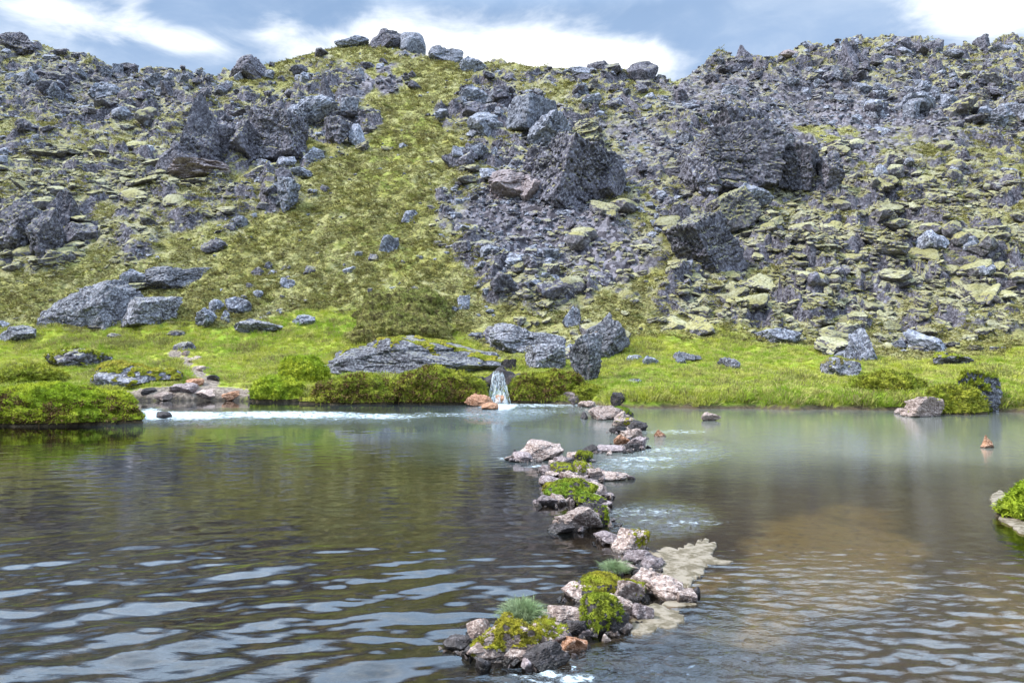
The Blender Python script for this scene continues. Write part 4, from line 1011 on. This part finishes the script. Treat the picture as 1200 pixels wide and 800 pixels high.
# ------------------------------------------------------------------ scattered rocks of the slope
def instancer(name, pts, rots, scl, idx, lib, **props):
    me = bpy.data.meshes.new(name); n = len(pts)
    me.vertices.add(n); me.vertices.foreach_set('co', np.asarray(pts, np.float32).ravel())
    for nm, dat in (('irot', rots), ('iscl', scl)):
        a_ = me.attributes.new(nm, 'FLOAT_VECTOR', 'POINT'); a_.data.foreach_set('vector', np.asarray(dat, np.float32).ravel())
    a_ = me.attributes.new('iidx', 'INT', 'POINT'); a_.data.foreach_set('value', np.asarray(idx, np.int32))
    c_ = bpy.data.collections.new(name + '_pieces')
    for i, (md, mt) in enumerate(lib):
        o = bpy.data.objects.new('%s_piece_%03d' % (name, i), md)
        if len(md.materials) == 0: md.materials.append(mt)
        o.material_slots[0].link = 'OBJECT'; o.material_slots[0].material = mt
        c_.objects.link(o)
    ng = bpy.data.node_groups.new(name, 'GeometryNodeTree')
    ng.interface.new_socket('Geometry', in_out='INPUT', socket_type='NodeSocketGeometry')
    ng.interface.new_socket('Geometry', in_out='OUTPUT', socket_type='NodeSocketGeometry')
    N = ng.nodes; Lk = ng.links
    gi = N.new('NodeGroupInput'); go = N.new('NodeGroupOutput')
    ci = N.new('GeometryNodeCollectionInfo'); ci.inputs[0].default_value = c_; ci.inputs[1].default_value = True; ci.inputs[2].default_value = True
    ip = N.new('GeometryNodeInstanceOnPoints')
    def att(nm, ty):
        q = N.new('GeometryNodeInputNamedAttribute'); q.data_type = ty; q.inputs[0].default_value = nm; return q.outputs[0]
    Lk.new(gi.outputs[0], ip.inputs['Points']); Lk.new(ci.outputs[0], ip.inputs['Instance'])
    ip.inputs['Pick Instance'].default_value = True
    Lk.new(att('iidx', 'INT'), ip.inputs['Instance Index'])
    er = N.new('FunctionNodeEulerToRotation'); Lk.new(att('irot', 'FLOAT_VECTOR'), er.inputs[0]); Lk.new(er.outputs[0], ip.inputs['Rotation'])
    Lk.new(att('iscl', 'FLOAT_VECTOR'), ip.inputs['Scale'])
    Lk.new(ip.outputs[0], go.inputs[0])
    o = link(name, me, None, **props)
    md = o.modifiers.new('scatter', 'NODES'); md.node_group = ng
    return o

r = np.random.default_rng(77)
N0 = 150000
u_ = r.uniform(-.80, .80, N0); Yc = np.exp(r.uniform(math.log(37), math.log(108), N0)); xs = u_ * (Yc + 4)
z_, rk_, sc_, gr_, q_ = H(xs, Yc)
px_, py_ = project(xs, Yc, z_)
bh, _q, _u, ycr = base_h(xs, Yc)
size = .26 * (1 - r.random(N0))**(-1 / 2.3); size = np.minimum(size, 2.0)
clump = fbm2(xs * .25, Yc * .25, 3, 71)
pacc = np.clip(rk_ - .25 + .35 * clump, 0, 1)**1.4 * .50 + .008 * (gr_ < .5)
pacc *= np.where(size > .9, .8, 1.) * (gr_ < .55) * (Yc < ycr + 3)
keep = r.random(N0) < pacc
xs, Yc, z_, rk_, sc_, size, px_, py_ = [a_[keep] for a_ in (xs, Yc, z_, rk_, sc_, size, px_, py_)]
size = np.where(sc_ * r.random(len(size)) > .35, np.minimum(size, .7), size)
n = len(xs)
mossy = zsum([(120, 230, 150, 60, 1), (60, 330, 140, 40, 1), (1010, 290, 210, 120, 1), (930, 370, 180, 40, 1), (1120, 350, 120, 60, 1), (740, 330, 90, 70, .8), (700, 370, 120, 40, .8), (-150, 250, 150, 100, 1), (1300, 280, 150, 120, .8)], px_, py_)
mossy = mossy + .5 * fbm2(xs * .3, Yc * .3, 3, 75)
styles = [('angular', 0), ('angular', 1), ('block', 0), ('block', 1), ('crag', 0), ('angular', 2), ('slab', 1), ('round', 0), ('angular', 3), ('crag', 1)]
mats = [M_ROCK, M_GREY, M_MOSSROCK]
lib = [(lib_rock(s_, v_, 4 if s_ != 'round' else 3), mt) for mt in mats for (s_, v_) in styles]
mi = np.where(mossy + .35 * r.random(n) > .55, 2, (r.random(n) < .42).astype(int))
si = np.where(mi == 2, r.integers(5, 10, n), r.integers(0, 7, n))
idx = mi * 10 + si
flat = np.where(mi == 2, r.uniform(.40, .75, n), r.uniform(.5, .95, n))
scl = np.stack([size * r.uniform(.42, .62, n), size * r.uniform(.38, .55, n), size * .5 * flat], 1)
rots = np.stack([r.normal(size=n) * .22 + .1, r.normal(size=n) * .22, r.uniform(0, 6.28, n)], 1)
_tl = r.normal(size=n) * .24 + .22; _t2 = r.normal(size=n) * .22; _sp = r.uniform(0, 6.28, n)
rots = np.array([(Matrix.Rotation(_tl[i], 3, 'X') @ Matrix.Rotation(_t2[i], 3, 'Y') @ Matrix.Rotation(_sp[i], 3, 'Z')).to_euler()[:] for i in range(n)])
zz = z_ + scl[:, 2] * .12
pts = np.stack([xs, Yc, zz], 1)
# the largest ones in view are things of their own
vis = (px_ > 5) & (px_ < 1195) & (py_ < 470)
big = np.argsort(-(size / Yc) * vis)[:215]
isbig = np.zeros(n, bool); isbig[big] = True
MARKS = [(665, 187, 'the layered crag'), (600, 215, 'the pinkish rock bulge'), (592, 130, 'the blue grey jumble'), (862, 170, 'the tallest dark crag'), (948, 200, 'the moss topped right crag'),
         (838, 285, 'the sloping dark crag'), (230, 160, 'the pointed left crag'), (315, 160, 'the wide left crag'), (388, 130, 'the pillared crag'), (32, 260, 'the black left edge crag'),
         (628, 325, 'the ragged mossy outcrop'), (1000, 60, 'the ridge tower'), (1060, 125, 'the shattered right wall'), (1165, 120, 'the far right cliff'), (955, 90, 'the ledge left of the ridge tower'),
         (70, 95, 'the long left ledge'), (215, 100, 'the left skyline dip'), (480, 45, 'the summit boulders'), (700, 80, 'the balanced skyline boulder'), (752, 85, 'the squat skyline boulder'),
         (1085, 215, 'the stacked right outcrop'), (1135, 300, 'the low right boulder heap'), (985, 330, 'the right rock steps'), (120, 230, 'the left moss cushions'), (90, 350, 'the flat speckled slab'),
         (260, 365, 'the grey stone cluster'), (456, 285, 'the lone tongue rock'), (700, 400, 'the upright wedge boulder'), (1012, 405, 'the fluted meadow rock'), (750, 260, 'the middle scree'), (900, 370, 'the rocks edging the right meadow'),
         (780, 370, 'the mossy foot of the scree'), (940, 270, 'the mossy hollow right of centre'), (1160, 390, 'the right meadow edge'), (160, 160, 'the upper left boulder heap')]
ORD = ['first', 'second', 'third', 'fourth', 'fifth', 'sixth', 'seventh', 'eighth', 'ninth', 'tenth', 'eleventh', 'twelfth', 'thirteenth', 'fourteenth', 'fifteenth', 'sixteenth', 'seventeenth', 'eighteenth', 'nineteenth', 'twentieth',
       'twenty-first', 'twenty-second', 'twenty-third', 'twenty-fourth', 'twenty-fifth', 'twenty-sixth', 'twenty-seventh', 'twenty-eighth', 'twenty-ninth', 'thirtieth']
cells = {}
for i in big:
    k = min(range(len(MARKS)), key=lambda j: (MARKS[j][0] - px_[i])**2 + (1.4 * (MARKS[j][1] - py_[i]))**2)
    dx_, dy_ = px_[i] - MARKS[k][0], py_[i] - MARKS[k][1]
    sd = ('above' if dy_ < 0 else 'below') if abs(dy_) * 1.3 > abs(dx_) else ('left of' if dx_ < 0 else 'right of')
    cells.setdefault((k, sd), []).append(i)
TONE = ['dark lava', 'pale grey', 'moss capped']
for (k, sd), ids in cells.items():
    ids.sort(key=lambda i: px_[i])
    for j, i in enumerate(ids):
        shp = {'angular': 'rock', 'block': 'block', 'crag': 'jagged rock', 'slab': 'flat rock', 'round': 'rounded rock'}[styles[si[i]][0]]
        if len(ids) == 1: lb = f'single {TONE[mi[i]]} {shp} lying {sd} {MARKS[k][2]}'
        else: lb = f'{TONE[mi[i]]} {shp}, {ORD[min(j, 29)]} from left, {sd} {MARKS[k][2]}'
        me_ = lib_rock(styles[si[i]][0], styles[si[i]][1], 4 if styles[si[i]][0] != 'round' else 3)
        o = bpy.data.objects.new('lava_rock', me_); COL.objects.link(o)
        o.material_slots[0].link = 'OBJECT'; o.material_slots[0].material = mats[mi[i]]
        o.location = pts[i]; o.rotation_euler = rots[i]; o.scale = scl[i]
        o['label'] = lb; o['category'] = 'rock'; o['group'] = 'loose rocks on the slope'
sel = ~isbig
instancer('rock_rubble', pts[sel], rots[sel], scl[sel], idx[sel], lib, kind='stuff', label='countless smaller lava rocks and scree covering the slope', category='rubble')

wl = sorted([o for o in COL.objects if o.name.startswith('weir_stone')], key=lambda o: o.location.y)
gp, gr_, gs, gi_ = [], [], [], []
rg_ = np.random.default_rng(8)
for o in wl:
    s0 = max(o.scale)
    for k in range(9):
        a_ = rg_.uniform(0, 6.28); d_ = s0 * rg_.uniform(.7, 1.35); s_ = s0 * rg_.uniform(.10, .32)
        gp.append((o.location.x + math.cos(a_) * d_, o.location.y + math.sin(a_) * d_, rg_.uniform(-.35, .25) * s_))
        gr_.append(rg_.uniform(0, 6.28, 3)); gs.append((s_ * rg_.uniform(.8, 1.3), s_, s_ * rg_.uniform(.5, .8))); gi_.append(rg_.integers(0, 12))
glb = [(lib_rock(st_, v_, 4), mt_) for mt_ in (M_TAN, M_DARKSTONE, M_LILAC) for (st_, v_) in (('angular', 0), ('angular', 2), ('block', 1), ('angular', 1))]
instancer('weir_rubble', gp, gr_, gs, gi_, glb, kind='stuff', label='small broken stones filling the gaps of the weir', category='rubble')

# ------------------------------------------------------------------ grass of the meadow, moss tufts of the heath
def tuft_mesh(name, nb, L, W_, spread, lean, seed, up=.9):
    rr = np.random.default_rng(seed)
    b0 = np.stack([rr.normal(size=nb) * spread, rr.normal(size=nb) * spread, np.zeros(nb)], 1)
    d_ = np.stack([b0[:, 0] / spread * lean, b0[:, 1] / spread * lean, np.ones(nb) * up], 1)
    v, f = blades(b0, d_, L, W_, rr, .15, .2)
    return mesh_np(name, v, f)
glib = [(tuft_mesh('grass', 34, .30, .012, .10, .35, 200 + i), mt) for i, mt in enumerate([M_GRASS, M_GRASS, M_GRASS, M_DRY])]
hlib = [(tuft_mesh('heath', 40, .15, .020, .11, .9, 300 + i, .6), mt) for i, mt in enumerate([M_HEATH, M_HEATH, M_HUMMOCK, M_DRY])]
N1 = 130000
u_ = r.uniform(-.76, .76, N1); Yg = np.exp(r.uniform(math.log(26), math.log(48), N1)); xg = u_ * (Yg + 3)
zg_, rg, sg, gg, qg = H(xg, Yg)
kp = (gg > .3 + .4 * r.random(N1)) & (mudz(xg, Yg, zg_) < .35) & (zg_ > .17 + .12 * fbm2(xg * .8, Yg * .8, 2, 91)) & (r.random(N1) < .55)
xg, Yg, zg_, qg = xg[kp], Yg[kp], zg_[kp], qg[kp]; n = len(xg)
pg = fbm2(xg * .35, Yg * .35, 3, 81)
s_ = r.uniform(.45, 1.0, n) * (1 + .6 * pg) * np.where(qg < 1.2, 1.25, .85)
ii = np.where(r.random(n) < .16 + .7 * np.clip(pg, 0, 1), 3, r.integers(0, 3, n))
instancer('meadow_grass', np.stack([xg, Yg, zg_ - .02], 1), np.stack([r.normal(size=n) * .15, r.normal(size=n) * .15, r.uniform(0, 6.28, n)], 1), np.stack([s_, s_, s_], 1), ii, glib,
          kind='stuff', label='bright green meadow grass along the far shore', category='grass')
N2 = 150000
u_ = r.uniform(-.76, .76, N2); Yh = np.exp(r.uniform(math.log(36), math.log(100), N2)); xh = u_ * (Yh + 4)
zh, rh, sh, gh, qh = H(xh, Yh)
cl = fbm2(xh * .5, Yh * .5, 3, 85)
kp = (gh < .6) & (r.random(N2) < np.clip(.55 - .6 * rh + .5 * cl, 0, 1)) & (sh * (rh > .3) < .5)
xh, Yh, zh = xh[kp], Yh[kp], zh[kp]; n = len(xh)
s_ = r.uniform(.7, 1.6, n) * (Yh / 60)**.5
instancer('heath_moss', np.stack([xh, Yh, zh - .03], 1), np.stack([r.normal(size=n) * .2 + .2, r.normal(size=n) * .2, r.uniform(0, 6.28, n)], 1), np.stack([s_, s_, s_ * r.uniform(.6, 1.2, n)], 1), r.choice(4, n, p=[.4, .3, .18, .12]), hlib,
          kind='stuff', label='olive moss and low heath covering the slope', category='moss')
print('counts', len(pts), len(xg), len(xh))
